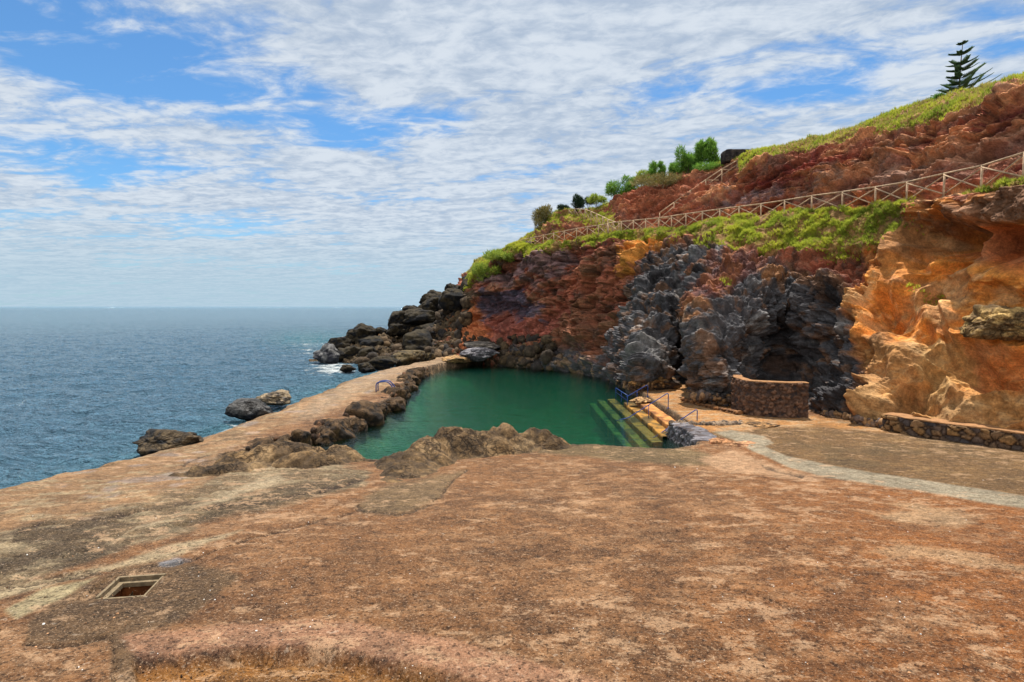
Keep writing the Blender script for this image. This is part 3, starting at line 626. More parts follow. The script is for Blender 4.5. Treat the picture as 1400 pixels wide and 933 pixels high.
Fs = [tuple(range(n)), tuple(range(n, 2 * n))[::-1]] + [(i, i + n, (i + 1) % n + n, (i + 1) % n) for i in range(n)]
pool = link('pool_water', poly_mesh('pool_water', V, Fs), m_pool, smooth=False)
import bmesh
bm = bmesh.new(); bm.from_mesh(pool.data); bmesh.ops.triangulate(bm, faces=bm.faces[:]); bmesh.ops.recalc_face_normals(bm, faces=bm.faces[:]); bm.to_mesh(pool.data); bm.free()
tag(pool, 'still deep green sea water filling the natural rock pool', 'water', kind='structure')

# ================================================================== ROCKS
M_boul = attr_rock('basalt_boulder', fine=2.0, var=.45, bump=.10, frac=.9, frdep=.5)
M_brn = attr_rock('brown_rock', fine=2.6, var=.42, bump=.08, frac=1.6, frdep=.6)
KS = 34
def rock_mesh(name, sz, seed, c1, c2, sub=5, planes=15, rough=.05, flat=1., boxy=False):
    r = np.random.default_rng(seed); bm = bmesh.new(); bmesh.ops.create_icosphere(bm, subdivisions=sub, radius=1.)
    me = bpy.data.meshes.new(name); bm.to_mesh(me); bm.free()
    n = len(me.vertices); v = np.zeros(n * 3, np.float32); me.vertices.foreach_get('co', v); v = v.reshape(-1, 3).astype(float)
    d = v / np.linalg.norm(v, axis=1, keepdims=True); R = np.full(n, 1.15)
    for k in range(planes):
        p = r.normal(0, 1, 3); p /= np.linalg.norm(p); off = r.uniform(.62, .95); c = d @ p
        R = np.where(c > .05, -np.log(np.exp(-R * KS) + np.exp(-KS * off / np.maximum(c, .05))) / KS, R)
    o = r.uniform(0, 50, 3); q = d * 1.6 + o
    R = R * (1 + .14 * fbm(q[:, 0], q[:, 1], q[:, 2], o=3)) + rough * fbm(q[:, 0] * 4, q[:, 1] * 4, q[:, 2] * 4, o=4, g=.65)
    if boxy: R = 1.05 / (np.abs(d) ** 9).sum(1) ** (1 / 9) + .04 * fbm(q[:, 0] * 3, q[:, 1] * 3, q[:, 2] * 3, o=4)
    else: wq = worley(q[:, 0] * 1.5, q[:, 1] * 1.5, q[:, 2] * 1.5); R = R + .11 * (.5 - wq[0]) + .07 * wq[2] * sstep(.04, .2, wq[1] - wq[0])
    v = d * R[:, None] * np.array(sz)[None, :]
    n1 = fbm(q[:, 0] * 1.8, q[:, 1] * 1.8, q[:, 2] * 1.8, o=4)
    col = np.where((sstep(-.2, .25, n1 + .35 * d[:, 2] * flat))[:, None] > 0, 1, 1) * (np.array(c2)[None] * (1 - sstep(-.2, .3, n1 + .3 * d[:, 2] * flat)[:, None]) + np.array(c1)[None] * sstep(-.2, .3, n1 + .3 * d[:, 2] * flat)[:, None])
    me.vertices.foreach_set('co', v.astype(np.float32).ravel()); me.update(); add_col(me, col); return me
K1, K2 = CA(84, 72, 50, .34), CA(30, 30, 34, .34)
ORD = ['first', 'second', 'third', 'fourth', 'fifth', 'sixth', 'seventh', 'eighth', 'ninth', 'tenth', 'eleventh', 'twelfth', 'thirteenth', 'fourteenth', 'fifteenth', 'sixteenth', 'seventeenth', 'eighteenth', 'nineteenth', 'twentieth', 'twenty-first', 'twenty-second', 'twenty-third', 'twenty-fourth']
PILE = [  # centre x, y and size in a 5.385x enlargement of the photo from (420,370); label
 (405, 465, 235, 120, 'broad dark boulder with a peaked top on the seaward shoulder of the pile'),
 (235, 545, 150, 90, 'brown boulder above the pale wet rock at the seaward tip of the pile'),
 (150, 630, 170, 110, 'pale grey wave-washed rock at the seaward tip of the pile'),
 (290, 625, 170, 100, 'dark rock with a round hollow beside the pale wave-washed rock'),
 (480, 545, 230, 110, 'long dark boulder in the middle of the pile facing the sea'),
 (440, 625, 170, 100, 'bluish black boulder at the water line of the pile'),
 (575, 612, 125, 92, 'round dark boulder beside the bluish black one'),
 (665, 360, 130, 120, 'brown squarish boulder on the skyline where the pile begins to rise'),
 (780, 305, 130, 80, 'small skyline boulder topping the ridge of the pile'),
 (830, 355, 235, 120, 'wide rounded boulder below the small skyline boulder'),
 (660, 430, 135, 85, 'brown boulder under the squarish skyline boulder'),
 (920, 285, 180, 115, 'rounded boulder below the big flat-topped skyline boulder'),
 (940, 220, 160, 115, 'big flat-topped boulder on the skyline under the two stacked ones'),
 (1075, 210, 160, 135, 'large upright boulder carrying a smaller one near the cliff'),
 (1058, 130, 110, 75, 'smaller boulder perched on the large upright boulder'),
 (1180, 165, 130, 140, 'dark boulder squeezed between the upright boulder and the cliff'),
 (1215, 60, 100, 110, 'dark boulder below the shrub at the top end of the pile'),
 (940, 455, 235, 130, 'large black boulder below the red rubble slope'),
 (805, 560, 260, 170, 'biggest black dome boulder in the centre of the pile'),
 (985, 545, 140, 110, 'leaning boulder at the cliff side of the biggest black dome'),
 (740, 650, 225, 115, 'sunlit brown boulder resting against the landward end of the mole'),
 (900, 650, 90, 80, 'small cone shaped rock by the sunlit brown boulder'),
 (965, 608, 85, 75, 'small round rock under the leaning boulder'),
 (615, 578, 90, 60, 'small brown rock wedged above the round dark boulder'),
 (555, 690, 190, 75, 'low black reef rock beside the end of the mole'),
 (430, 718, 130, 60, 'low ragged rock in the wash between mole and pile'),
 (285, 722, 100, 55, 'small flat rock awash in front of the pile'),
 (755, 420, 100, 50, 'flat rock tucked between the wide rounded and large black boulders'),
 (705, 452, 80, 50, 'small slab shaped rock on the brown middle boulders'),
 (555, 448, 70, 50, 'little bluish rock behind the long dark boulder'),
 (345, 520, 130, 65, 'dark rock filling the gap under the peaked boulder'),
 (380, 565, 90, 50, 'small reddish brown rock in the middle of the seaward boulders')]
boxes = []
for i, (a, b_, w, h_, lab) in enumerate(PILE):
    px = 420 + a / 5.385; py = 370 + (b_) / 5.385; w /= 5.385; h_ /= 5.385; pb = py + h_ / 2
    Yd = min(HC * F / max(pb - 419, 5), 80 + (488 - pb) * .13)
    if px > 600 and pb < 460: Yd = 82 + (430 - pb) * .12
    p = at_y(px, py, Yd); sx = w / 2 * Yd / F * 1.24; sz = h_ / 2 * Yd / F * 1.36
    c1, c2 = K1, K2
    if 'pale' in lab[:6]: c1, c2 = CA(120, 118, 116, .6), CA(56, 56, 62, .6)
    if 'sunlit' in lab: c1, c2 = CA(120, 102, 70, .5), CA(60, 54, 44, .5)
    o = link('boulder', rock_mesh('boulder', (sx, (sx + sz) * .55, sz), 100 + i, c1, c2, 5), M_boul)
    o.location = (p[0], p[1] + sx * .1, p[2]); o.rotation_euler = (0, 0, random.uniform(-.3, .3)); tag(o, lab, 'boulder', 'boulders piled at the foot of the headland')
# rubble between the boulders (uncountable)
def scatter_rocks(name, pts, sizes, mat, c1, c2, seed=1):
    r = np.random.default_rng(seed); bm = bmesh.new(); bmesh.ops.create_icosphere(bm, subdivisions=2, radius=1.); me0 = bpy.data.meshes.new('t'); bm.to_mesh(me0); bm.free()
    nv = len(me0.vertices); v0 = np.zeros(nv * 3); me0.vertices.foreach_get('co', v0); v0 = v0.reshape(-1, 3); f0 = np.array([list(p.vertices) for p in me0.polygons])
    V = []; Fc = []; Cc = []
    for i, (p, s) in enumerate(zip(pts, sizes)):
        R = np.ones(nv)
        for k in range(8):
            q_ = r.normal(0, 1, 3); q_ /= np.linalg.norm(q_); c = v0 @ q_; of = r.uniform(.55, .9); R = np.where(c > .1, np.minimum(R, of / np.maximum(c, .1)), R)
        sc_ = s * r.uniform(.6, 1.3, 3); a = r.uniform(0, 6.28); v = v0 * R[:, None] * sc_; v = v @ np.array([[math.cos(a), math.sin(a), 0], [-math.sin(a), math.cos(a), 0], [0, 0, 1]])
        V.append(v + np.asarray(p)); Fc.append(f0 + i * nv); t = r.uniform(0, 1); Cc.append(np.tile(np.array(c1) * t + np.array(c2) * (1 - t), (nv, 1)))
    V = np.concatenate(V); Fc = np.concatenate(Fc); me = bpy.data.meshes.new(name); me.vertices.add(len(V)); me.vertices.foreach_set('co', V.astype(np.float32).ravel())
    me.loops.add(Fc.size); me.loops.foreach_set('vertex_index', Fc.astype(np.int32).ravel()); me.polygons.add(len(Fc)); me.polygons.foreach_set('loop_start', np.arange(0, Fc.size, 3, dtype=np.int32)); me.update(calc_edges=True)
    add_col(me, np.concatenate(Cc)); bpy.data.meshes.remove(me0); return link(name, me, mat, smooth=False)
pts = []; sz = []
for _ in range(1500):
    px = random.uniform(470, 760); py = random.uniform(400, 504)
    if py < 500 - (px - 470) * .75 and px < 640: continue
    if px > 640 and py < 462 - (px - 640) * .02 : continue
    h3 = hit(px, py)
    if h3 is None or h3[1] > 100 or h3[2] < -.3: continue
    pts.append(h3); sz.append(random.choice([.14, .2, .3, .5, .9]))
o = scatter_rocks('rubble', pts, sz, M_boul, CA(110, 88, 62, .6), CA(56, 52, 50, .6)); tag(o, 'loose grey and brown rubble lying between the boulders and under the red cliff', 'rubble', kind='stuff')
pts = []; sz = []
for _ in range(900):
    px = random.uniform(840, 1210); py = 524 + (px - 840) * .155 + random.uniform(-8, 3)
    h3 = hit(px, py)
    if h3 is None or h3[2] > 2.2 or h3[2] < .4: continue
    pts.append(h3 + np.array([-.1, -.3, -.1])); sz.append(random.choice([.06, .1, .15, .25]))
if pts:
    o = scatter_rocks('rubble', pts, sz, M_boul, CA(170, 130, 88, .6), CA(84, 80, 84, .6), 5); tag(o, 'small fallen stones along the foot of the cliff beside the deck', 'rubble', kind='stuff')
# rocks along the pool side of the mole
mi = np.array(MOLE_IN); seg = np.linalg.norm(np.diff(mi, axis=0), axis=1); cum = np.concatenate([[0], np.cumsum(seg)])
def along(s): i = min(np.searchsorted(cum, s, side='right') - 1, len(seg) - 1); t = (s - cum[i]) / seg[i]; return mi[i] * (1 - t) + mi[i + 1] * t
s_ = .4; i = 0; kinds = ['flat-topped', 'rounded', 'blocky', 'jagged', 'smooth', 'cracked']
while s_ < cum[-1] - .5 and i < 24:
    r0 = random.uniform(.6, 1.25) * (1.3 if 5 < i < 9 else 1.)
    p = along(s_); z0 = .12 + random.uniform(-.1, .14) 
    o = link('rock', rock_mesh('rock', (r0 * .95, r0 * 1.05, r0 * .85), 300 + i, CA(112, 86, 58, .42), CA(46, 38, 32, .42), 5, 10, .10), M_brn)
    o.location = (p[0] + random.uniform(.1, .45), p[1], z0 - .08); o.rotation_euler = (random.uniform(-.4, .4), random.uniform(-.3, .3), random.uniform(0, 6))
    tag(o, f'{ORD[i]} rock of the pool-side edge of the mole, counted from the terrace', 'rock', 'rocks edging the pool side of the mole')
    s_ += r0 * 1.65; i += 1
pts = []; sz = []
for s_ in np.linspace(.2, cum[-1], 420):
    p = along(s_); pts.append((p[0] + random.uniform(-.25, .5), p[1] + random.uniform(-.2, .2), random.uniform(-.3, .72))); sz.append(random.uniform(.12, .36))
o = scatter_rocks('rubble', pts, sz, M_brn, CA(140, 100, 70, .5), CA(52, 40, 32, .5), 8); tag(o, 'small packed stones filling the joints of the pool-side edge of the mole', 'rubble', kind='stuff')
# single rocks
def single(lab, px, py, w, h_, Yd, c1, c2, seed, depth=.8, name='rock', mat=None, rot=0, sub=6, rough=.06, planes=14, group=None, cat='rock', boxy=False):
    p = at_y(px, py, Yd); sx = w / 2 * Yd / F * 1.12; szz = h_ / 2 * Yd / F * 1.15
    o = link(name, rock_mesh(name, (sx, sx * depth, szz), seed, c1, c2, sub, planes, rough, boxy=boxy), mat or M_boul); o.location = p; o.rotation_euler = (0, rot, 0)
    tag(o, lab, cat, group); return o
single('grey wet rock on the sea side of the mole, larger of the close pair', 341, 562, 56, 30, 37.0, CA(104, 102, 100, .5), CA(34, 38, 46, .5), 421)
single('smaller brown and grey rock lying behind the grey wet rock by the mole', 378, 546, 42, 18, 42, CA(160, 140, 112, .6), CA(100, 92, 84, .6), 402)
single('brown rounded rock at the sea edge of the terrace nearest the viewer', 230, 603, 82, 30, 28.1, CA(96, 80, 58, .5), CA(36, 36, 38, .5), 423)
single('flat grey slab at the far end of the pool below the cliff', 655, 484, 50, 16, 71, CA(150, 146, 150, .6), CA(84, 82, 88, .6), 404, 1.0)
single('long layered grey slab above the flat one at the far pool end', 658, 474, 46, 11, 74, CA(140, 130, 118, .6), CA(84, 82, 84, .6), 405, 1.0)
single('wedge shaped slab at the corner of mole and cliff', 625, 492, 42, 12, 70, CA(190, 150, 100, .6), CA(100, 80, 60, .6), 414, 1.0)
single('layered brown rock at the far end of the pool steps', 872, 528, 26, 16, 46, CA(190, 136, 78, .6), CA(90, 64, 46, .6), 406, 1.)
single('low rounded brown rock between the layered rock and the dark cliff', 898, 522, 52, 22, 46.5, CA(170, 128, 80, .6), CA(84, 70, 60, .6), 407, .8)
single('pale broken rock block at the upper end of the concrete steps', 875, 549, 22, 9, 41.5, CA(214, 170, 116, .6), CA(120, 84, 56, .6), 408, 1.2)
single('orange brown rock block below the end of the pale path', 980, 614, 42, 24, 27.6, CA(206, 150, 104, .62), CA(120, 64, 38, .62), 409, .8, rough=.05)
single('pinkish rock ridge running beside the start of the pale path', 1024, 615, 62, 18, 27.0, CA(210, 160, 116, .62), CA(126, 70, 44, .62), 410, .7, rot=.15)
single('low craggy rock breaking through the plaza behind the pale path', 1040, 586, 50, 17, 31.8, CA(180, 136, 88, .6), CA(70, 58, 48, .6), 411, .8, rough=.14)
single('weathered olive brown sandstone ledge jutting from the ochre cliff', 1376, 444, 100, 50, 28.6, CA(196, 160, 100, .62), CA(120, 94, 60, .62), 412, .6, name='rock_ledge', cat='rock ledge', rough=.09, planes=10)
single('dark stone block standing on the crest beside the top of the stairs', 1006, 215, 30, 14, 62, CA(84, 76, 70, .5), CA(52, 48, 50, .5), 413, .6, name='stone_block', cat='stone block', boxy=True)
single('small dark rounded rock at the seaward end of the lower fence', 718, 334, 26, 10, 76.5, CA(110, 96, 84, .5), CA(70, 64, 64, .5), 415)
# outcrops as fine height patches closed by a skirt
def outcrop(lab, humps, x0, x1, y0, y1, seed, base_off=-.6, cols=None, cut=None):
    nx, ny = int((x1 - x0) / .035), int((y1 - y0) / .045); gx_, gy_ = np.meshgrid(np.linspace(x0, x1, nx), np.linspace(y0, y1, ny))
    wx = gx_ + .35 * fbm(gx_ * .9 + seed, gy_ * .9, o=4); wy = gy_ + .35 * fbm(gx_ * .9, gy_ * .9 + seed, o=4)
    g = z_land(gx_, gy_); E = np.exp(-np.maximum(np.zeros_like(gx_), 0)) * 0
    z = np.full(gx_.shape, -3.); gg0, dp0, _ = ground_h(gx_, gy_); base_ = (g - .14) * sstep(-1.3, .5, dp0) - 1.5 * (1 - sstep(-1.3, .5, dp0))
    kk = .16; acc = np.zeros_like(g)
    for (hx, hy, hz_, rx, ry, an) in humps:
        c, s = math.cos(an), math.sin(an); a = ((wx - hx) * c + (wy - hy) * s) / rx; b2 = (-(wx - hx) * s + (wy - hy) * c) / ry
        e = (a * a + b2 * b2) ** .5; acc = acc + np.exp((hz_ + .34 - base_) * (1 - sstep(.1, 1.6, e)) / kk)
    z = base_ + kk * (np.log(acc) - math.log(len(humps)))
    wk = worley(gx_ * .9 + .4 * fbm(gx_, gy_, o=3), gy_ * .9, z * .9); wk_ = worley(gx_ * 2.4, gy_ * 2.4, z * 2.4)
    z = z + (.30 * (.5 - wk[0]) + .12 * (.5 - wk_[0]) + .26 * fbm(gx_ * .8, gy_ * .8, o=7, g=.62) + .16 * wk[2] * sstep(.05, .3, wk[1] - wk[0])) * sstep(.02, .5, z - base_)
    n_ = fbm(gx_ * 1.1, gy_ * 1.1, z * 1.4, o=5, g=.6)[..., None]
    col = CA(124, 98, 66, .56) * (1 + .0 * n_); col = col * (1 - sstep(-.05, .25, n_)) + CA(92, 72, 48, .56) * sstep(-.05, .25, n_); col = col * (1 - .6 * sstep(.15, .4, -n_)) + CA(160, 132, 96, .56) * .6 * sstep(.15, .4, -n_)
    dk_ = sstep(.18, .05, wk[1] - wk[0])[..., None] * .6; col = col * (1 - dk_) + CA(70, 56, 42, .66) * dk_
    wt = sstep(.35, .0, z)[..., None]; col = col * (1 - wt * .6) + CA(84, 74, 48, .66) * wt * .6
    gg = gheights(gx_, gy_); z = z - .0; keep = np.maximum(z, gg - .12)
    V3 = np.stack([gx_, gy_, keep], -1)
    V3[0, :, 2] -= 1; V3[-1, :, 2] -= 1; V3[:, 0, 2] -= 1; V3[:, -1, 2] -= 1
    o = link('rock_outcrop', grid_mesh('rock_outcrop', V3, col), M_out); tag(o, lab, 'rock outcrop'); return o
def gheights(x, y): return ground_h(x, y)[0]
M_out = attr_rock('outcrop_rock', fine=4.0, var=.48, bump=.08, frac=1.0, frdep=.7)
outcrop('knobbly grey brown rock outcrop rising from the terrace at the pool edge', [(-1.6, 25.7, 1.75, 3.3, 1.35, .42), (-4.0, 23.4, 1.5, 1.7, 2.3, -.1), (-3.9, 21.2, 1.62, 1.1, 2.2, -.25), (-2.6, 25.3, 2.05, 1.25, 1.0, .3), (-3.7, 24.5, 1.75, 1.2, 1.0, 0), (-.6, 26.4, 1.9, 1.5, .95, .2), (1.3, 26.9, 1.6, 1.5, .9, -.1), (-5.2, 24.3, .8, 1.2, 1.1, .2)], -6.3, 3.4, 17.6, 29.2, 3)
outcrop('smooth brown rock hump between the near end of the mole and the pool', [(-9.4, 24.0, 1.7, 1.7, 1.1, .25), (-7.7, 24.1, 1.35, 1.6, .9, -.1), (-10.7, 22.4, 1.65, 1.8, 1.0, .45), (-6.4, 23.7, 1.1, 1.0, .8, 0), (-8.4, 22.7, 1.5, 2.0, 1.0, .15), (-11.3, 21.0, 1.6, 1.6, .8, .5)], -14.0, -4.6, 18.8, 26.4, 11)

# ================================================================== MASONRY WALLS
M_mason = attr_rock('lava_masonry', fine=5.0, var=.35, bump=.05)
M_cap = plain_mat('mortar_cap', tuple(lin(176, 128, 84, .62)), .9, .25, 5, bump=.02)
def wall(name, lab, path, z0, h_, th, stone, c1, c2, mort, cap=True, seed=0, batter=0., nrm_sign=1, caph=.07):
    path = np.array(path, float); sg = np.linalg.norm(np.diff(path[:, :2], axis=0), axis=1); cu = np.concatenate([[0], np.cumsum(sg)])
    n = max(int(cu[-1] / .045), 12); S = np.linspace(0, cu[-1], n); P = pchip(cu, path, S)
    T = np.gradient(P[:, :2], axis=0); T /= np.linalg.norm(T, axis=1, keepdims=True); Nm = np.stack([T[:, 1], -T[:, 0]], -1) * nrm_sign
    root = empty(name, (P[n // 2, 0], P[n // 2, 1], float(np.mean(path[:, 2])))); org = np.array(root.location)
    m_ = max(int(h_ / .04), 8)
    # profile: front bottom -> front top -> back top -> back bottom
    prof = [(0, t) for t in np.linspace(-.5, 1, m_)] + [(t, 1) for t in np.linspace(.06, .94, 8)] + [(1, t) for t in np.linspace(1, -.5, 14)]
    rows = []
    for (d_, t) in prof:
        xy = P[:, :2] - Nm * (th * d_) + Nm * (batter * (1 - t) * (1 if d_ == 0 else 0)); rows.append(np.concatenate([xy, (P[:, 2] + h_ * t)[:, None]], 1))
    V = np.array(rows); arc = S[None, :] + V[..., 2] * 0
    wk = worley(arc / stone + .2 * vnoise(arc * 2, V[..., 2] * 2), V[..., 2] / (stone * .72) + 5 + seed, np.array([q_[0] for q_ in prof])[:, None] * 1.0 + 0 * arc)
    j = sstep(.0, .16, wk[1] - wk[0]); dsp = (.10 * j + .09 * wk[2] * j + .03 * fbm(arc * 3, V[..., 2] * 3, 0 * arc, o=4))
    for k, (d_, t) in enumerate(prof):
        s_g = 1 if d_ == 0 else (-1 if d_ == 1 else 0); V[k, :, :2] += Nm * (dsp[k] * s_g)[:, None]
        if s_g == 0: V[k, :, 2] += dsp[k] * .4
    n_ = wk[2][..., None] * .5 + .5; col = np.array(c1) * n_ + np.array(c2) * (1 - n_); jj = j[..., None]; col = col * jj + np.array(mort) * (1 - jj)
    V = V - org; o = link('stonework', grid_mesh('stonework', V, col), M_mason, root)
    for e, nm in ((0, 'end_face'), (-1, 'end_face')):
        ring = V[:, e]; me = poly_mesh(nm, ring, [tuple(range(len(ring)))], np.tile(np.array(c1) * .8, (len(ring), 1))); link(nm, me, M_mason, root, smooth=False)
    if cap:
        rr = []
        for (o_, z_) in ((.05, 0.0), (.06, caph), (.02, caph + .02), (-th * .5, caph + .03), (-th - .02, caph + .02), (-th - .05, caph), (-th - .05, 0.0), (.05, 0.)):
            xy = P[:, :2] + Nm * (o_ + .03 * vnoise(S * 2.3, S * 0 + o_))[:, None]; rr.append(np.concatenate([xy, (P[:, 2] + h_ + z_ + .012 + .02 * vnoise(S * 1.7, S * 0 + 4) * (z_ > 0))[:, None]], 1))
        link('coping', grid_mesh('coping', np.array(rr) - org), M_cap, root)
    tag(root, lab, 'stone wall'); return root
# curved wall in front of the cave
cw = [at_z(px, py, .78) for px, py in ((1002, 555), (1006, 562), (1018, 567), (1040, 570), (1075, 572), (1104, 572))]
wall('stone_wall', 'tall curved lava stone wall with an orange coping closing off the cave mouth', [(p[0], p[1], .78) for p in cw], 0, 2.1, .45, .27, CA(132, 98, 76, .62), CA(54, 50, 52, .62), CA(96, 70, 54, .62), caph=.035)
lw = [at_z(px, py, .8) for px, py in ((1206, 588), (1250, 596), (1300, 604), (1350, 611), (1400, 619), (1480, 632), (1600, 652))]
wall('stone_wall', 'low rough retaining wall of dark stones along the foot of the ochre cliff', [(p[0], p[1], .8) for p in lw], 0, .82, .9, .42, CA(160, 120, 74, .6), CA(82, 80, 84, .6), CA(66, 50, 40, .6), seed=9, caph=.05)
wall('stone_wall', 'sloping wall of dark round lava stones between the pool steps and the pale path', [(9.05, 32.3, -.7), (9.25, 31.4, -.7), (9.5, 30.4, -.7), (9.5, 29.3, -.7), (9.1, 28.0, -.7)], 0, 1.53, .9, .24, CA(132, 128, 132, .7), CA(64, 62, 70, .7), CA(70, 54, 44, .7), cap=False, seed=4, batter=.2, nrm_sign=1)
pts = []; sz = []
for _ in range(150):
    t = random.random(); pts.append((9.1 + 4.2 * t + random.uniform(-.1, .1), 32.25 - .35 * math.sin(t * 3.1) + random.uniform(-.22, .22), .8)); sz.append(random.uniform(.08, .22))
o = scatter_rocks('rubble', pts, sz, M_brn, CA(150, 126, 100), CA(74, 66, 62), 18); tag(o, 'dark stones edging the deck between the steps and the plaza', 'rubble', kind='stuff')
lk = [at_z(px, py, .77) for px, py in ((932, 548), (950, 553), (975, 560), (1010, 568))]
wall('kerb', 'low brown stone kerb curving across the deck in front of the dark cliff', [(p[0], p[1], .77) for p in lk], 0, .2, .22, .3, CA(170, 118, 72, .6), CA(110, 76, 52, .6), CA(90, 64, 44, .6), cap=False, seed=2)['category'] = 'kerb'

# ================================================================== STEPS, HANDRAILS, LADDER
M_step = attr_rock('step_concrete', fine=4, var=.25, bump=.02)
steps = empty('pool_steps', (8, 37, 0)); E = [(10.12, 9.32, .44, 32.1, 42.4), (9.32, 8.6, .12, 32.0, 43.4), (8.6, 7.95, -.2, 31.9, 47.), (7.95, 7.4, -.6, 31.8, 49.), (7.4, 6.9, -1.1, 31.7, 50.)]
for (xa, xb, zt, ya, yb) in E:
    ny = int((yb - ya) / .08); yy = np.linspace(ya, yb, ny); prof = [(xa, zt), *[(xa + (xb - xa) * t, zt) for t in np.linspace(.08, .96, 9)], (xb, zt - .01), (xb - .012, zt - .05), *[(xb - .012, zt - .05 - t) for t in np.linspace(.05, .9, 7)]]
    V = np.array([[(x + .03 * float(vnoise(np.float32(y * 2), np.float32(z * 9))) , y, z) for y in yy] for x, z in prof]); 
    V[..., 2] += .018 * fbm(V[..., 0] * 3, V[..., 1] * 3, o=4); n_ = sstep(-.15, .2, fbm(V[..., 0] * 1.2, V[..., 1] * 1.2 + zt * 7, o=6, g=.65))[..., None]
    c1, c2 = (CA(206, 142, 78, .6), CA(132, 86, 48, .6)) if zt > .3 else ((CA(186, 134, 56, .55), CA(96, 76, 38, .55)) if zt > -.1 else (CA(156, 122, 52, .5), CA(70, 64, 34, .5)))
    col = np.array(c1) * n_ + np.array(c2) * (1 - n_); link('step', grid_mesh('step', V - np.array([8, 37, 0]), col), M_step, steps)
    V2 = None
tag(steps, 'orange concrete steps descending from the deck into the green pool', 'steps')
M_blue = plain_mat('blue_paint', (.015, .05, .22), .35, .15, 6)
def smooth_path(P, r=.18, n=5):
    P = [np.array(p, float) for p in P]; o = [P[0]]
    for a, b2, c in zip(P[:-2], P[1:-1], P[2:]):
        u = (a - b2); v = (c - b2); lu = min(r, np.linalg.norm(u) * .45); lv = min(r, np.linalg.norm(v) * .45); p0 = b2 + u / np.linalg.norm(u) * lu; p2 = b2 + v / np.linalg.norm(v) * lv
        for k in range(n + 1): t = k / n; o.append((1 - t)**2 * p0 + 2 * t * (1 - t) * b2 + t * t * p2)
    o.append(P[-1]); return o
def handrail(lab, Yd, base, top1, low, end, sup):
    """image points; the rail lies in the vertical plane y = Yd"""
    b0, t1, l0, e0 = [at_y(px, py, Yd) for px, py in (base, top1, low, end)]; b0[2] = .7; t1[0] = b0[0]
    root = empty('handrail', b0)
    MB().tube([p - b0 for p in smooth_path([b0, t1, l0, e0])], .028, 10).build('rail_tube', M_blue, root, True)
    s0 = at_y(*sup[0], Yd); s1 = at_y(*sup[1], Yd); s1[0] = s0[0]; s1[2] = min(s1[2], s0[2] - .5)
    tl = np.clip((s0[0] - l0[0]) / (t1[0] - l0[0]), 0, 1); s0[2] = l0[2] + (t1[2] - l0[2]) * tl
    MB().tube([s0 - b0, s1 - b0], .024, 8).build('support_post', M_blue, root, True)
    MB().tube([(0, 0, .02), (0, 0, .1)], .07, 10, .05).build('base_flange', M_blue, root, True)
    tag(root, lab, 'handrail', 'blue handrails on the pool steps'); return root
handrail('blue tubular handrail nearest the pebble stone wall, first going down the steps', 33.0, (953, 578), (950, 559), (895, 598), (880, 603), ((910.5, 587), (910.5, 601)))
handrail('middle blue tubular handrail of the pool steps', 37.4, (913.5, 560), (911, 537), (859, 571.5), (842, 575.5), ((887, 553), (887, 573)))
handrail('short blue handrail at the far end of the pool steps', 42.2, (885.5, 544), (884, 526), (860, 541), (856, 543), ((871, 534), (871, 549)))
a = at_y(842, 530.6, 46.5); c = at_y(858, 541, 42.2); root = empty('guard_rail', c)
MB().tube([a - c, (0, 0, 0)], .028, 10).build('rail_tube', M_blue, root, True); MB().tube([a - c + (0, 0, -.35), (0, 0, -.4)], .022, 8).build('rail_tube', M_blue, root, True)
for t in (0, .5, 1): p = (a - c) * t; MB().tube([p, p - np.array([0, 0, 1.0])], .026, 8).build('post', M_blue, root, True)
tag(root, 'low blue guard rail along the rocks beyond the far handrail', 'guard rail')
# ladder on the mole
lp = at_y(527, 534, 44.5); root = empty('pool_ladder', (-9.9, 44.6, .8)); o0 = np.array([-9.9, 44.6, .8])
for dy in (-.32, .32):
    MB().tube(smooth_path([(-.75, dy, -.05), (-.75, dy, .75), (.15, dy, .85), (.62, dy, .3), (.95, dy, -1.5)], .3), .045, 10).build('side_rail', M_blue, root, True)
for k in range(6):
    t = k / 5; x = .66 + .27 * t; z = .15 - 1.5 * t; MB().tube([(x, -.32, z), (x, .32, z)], .035, 8).build('rung', M_blue, root, True)
tag(root, 'blue metal ladder with curved rails hooked over the pool side of the mole', 'ladder')

# ================================================================== FENCES
M_wood = plain_mat('weathered_fence_wood', (.42, .29, .18), .85, .3, 3.5, bump=.01)
def gp(px, v=5.0):
    i = np.argmin(np.abs(pxs - px)); j = np.argmin(np.abs(vs - v)); return P3[j, i].copy()
def fence(lab, bases, hgt, r=.05, x_brace=True, group='timber fences on the cliff'):
    root = empty('timber_fence', bases[0]); b0 = bases[0]; tops = [b + np.array([0, 0, hgt]) for b in bases]
    for b2, t in zip(bases, tops): MB().tube([b2 - b0 - (0, 0, .5), t - b0 + (0, 0, .03)], r * 1.15, 7).build('post', M_wood, root, True)
    for i in range(len(bases) - 1):
        MB().tube([tops[i] - b0, tops[i + 1] - b0], r * 1.05, 7).build('top_rail', M_wood, root, True)
        lo0, lo1 = bases[i] + (0, 0, .12), bases[i + 1] + (0, 0, .12); d = tops[i + 1] - tops[i]; nn = np.array([d[1], -d[0], 0]) / np.linalg.norm(d) * r * .9
        if x_brace:
            MB().tube([tops[i] - b0 - (0, 0, .08) + nn, lo1 - b0 + nn], r * .8, 6).build('brace', M_wood, root, True); MB().tube([lo0 - b0 - nn, tops[i + 1] - b0 - (0, 0, .08) - nn], r * .8, 6).build('brace', M_wood, root, True)
    tag(root, lab, 'fence', group); return root
def line_pts(pxl, zoff=0.):
    o = []
    for px in pxl:
        p = gp(px, 5.0); p[2] = at_y(px, FY(px), p[1])[2]; o.append(p)
    return o
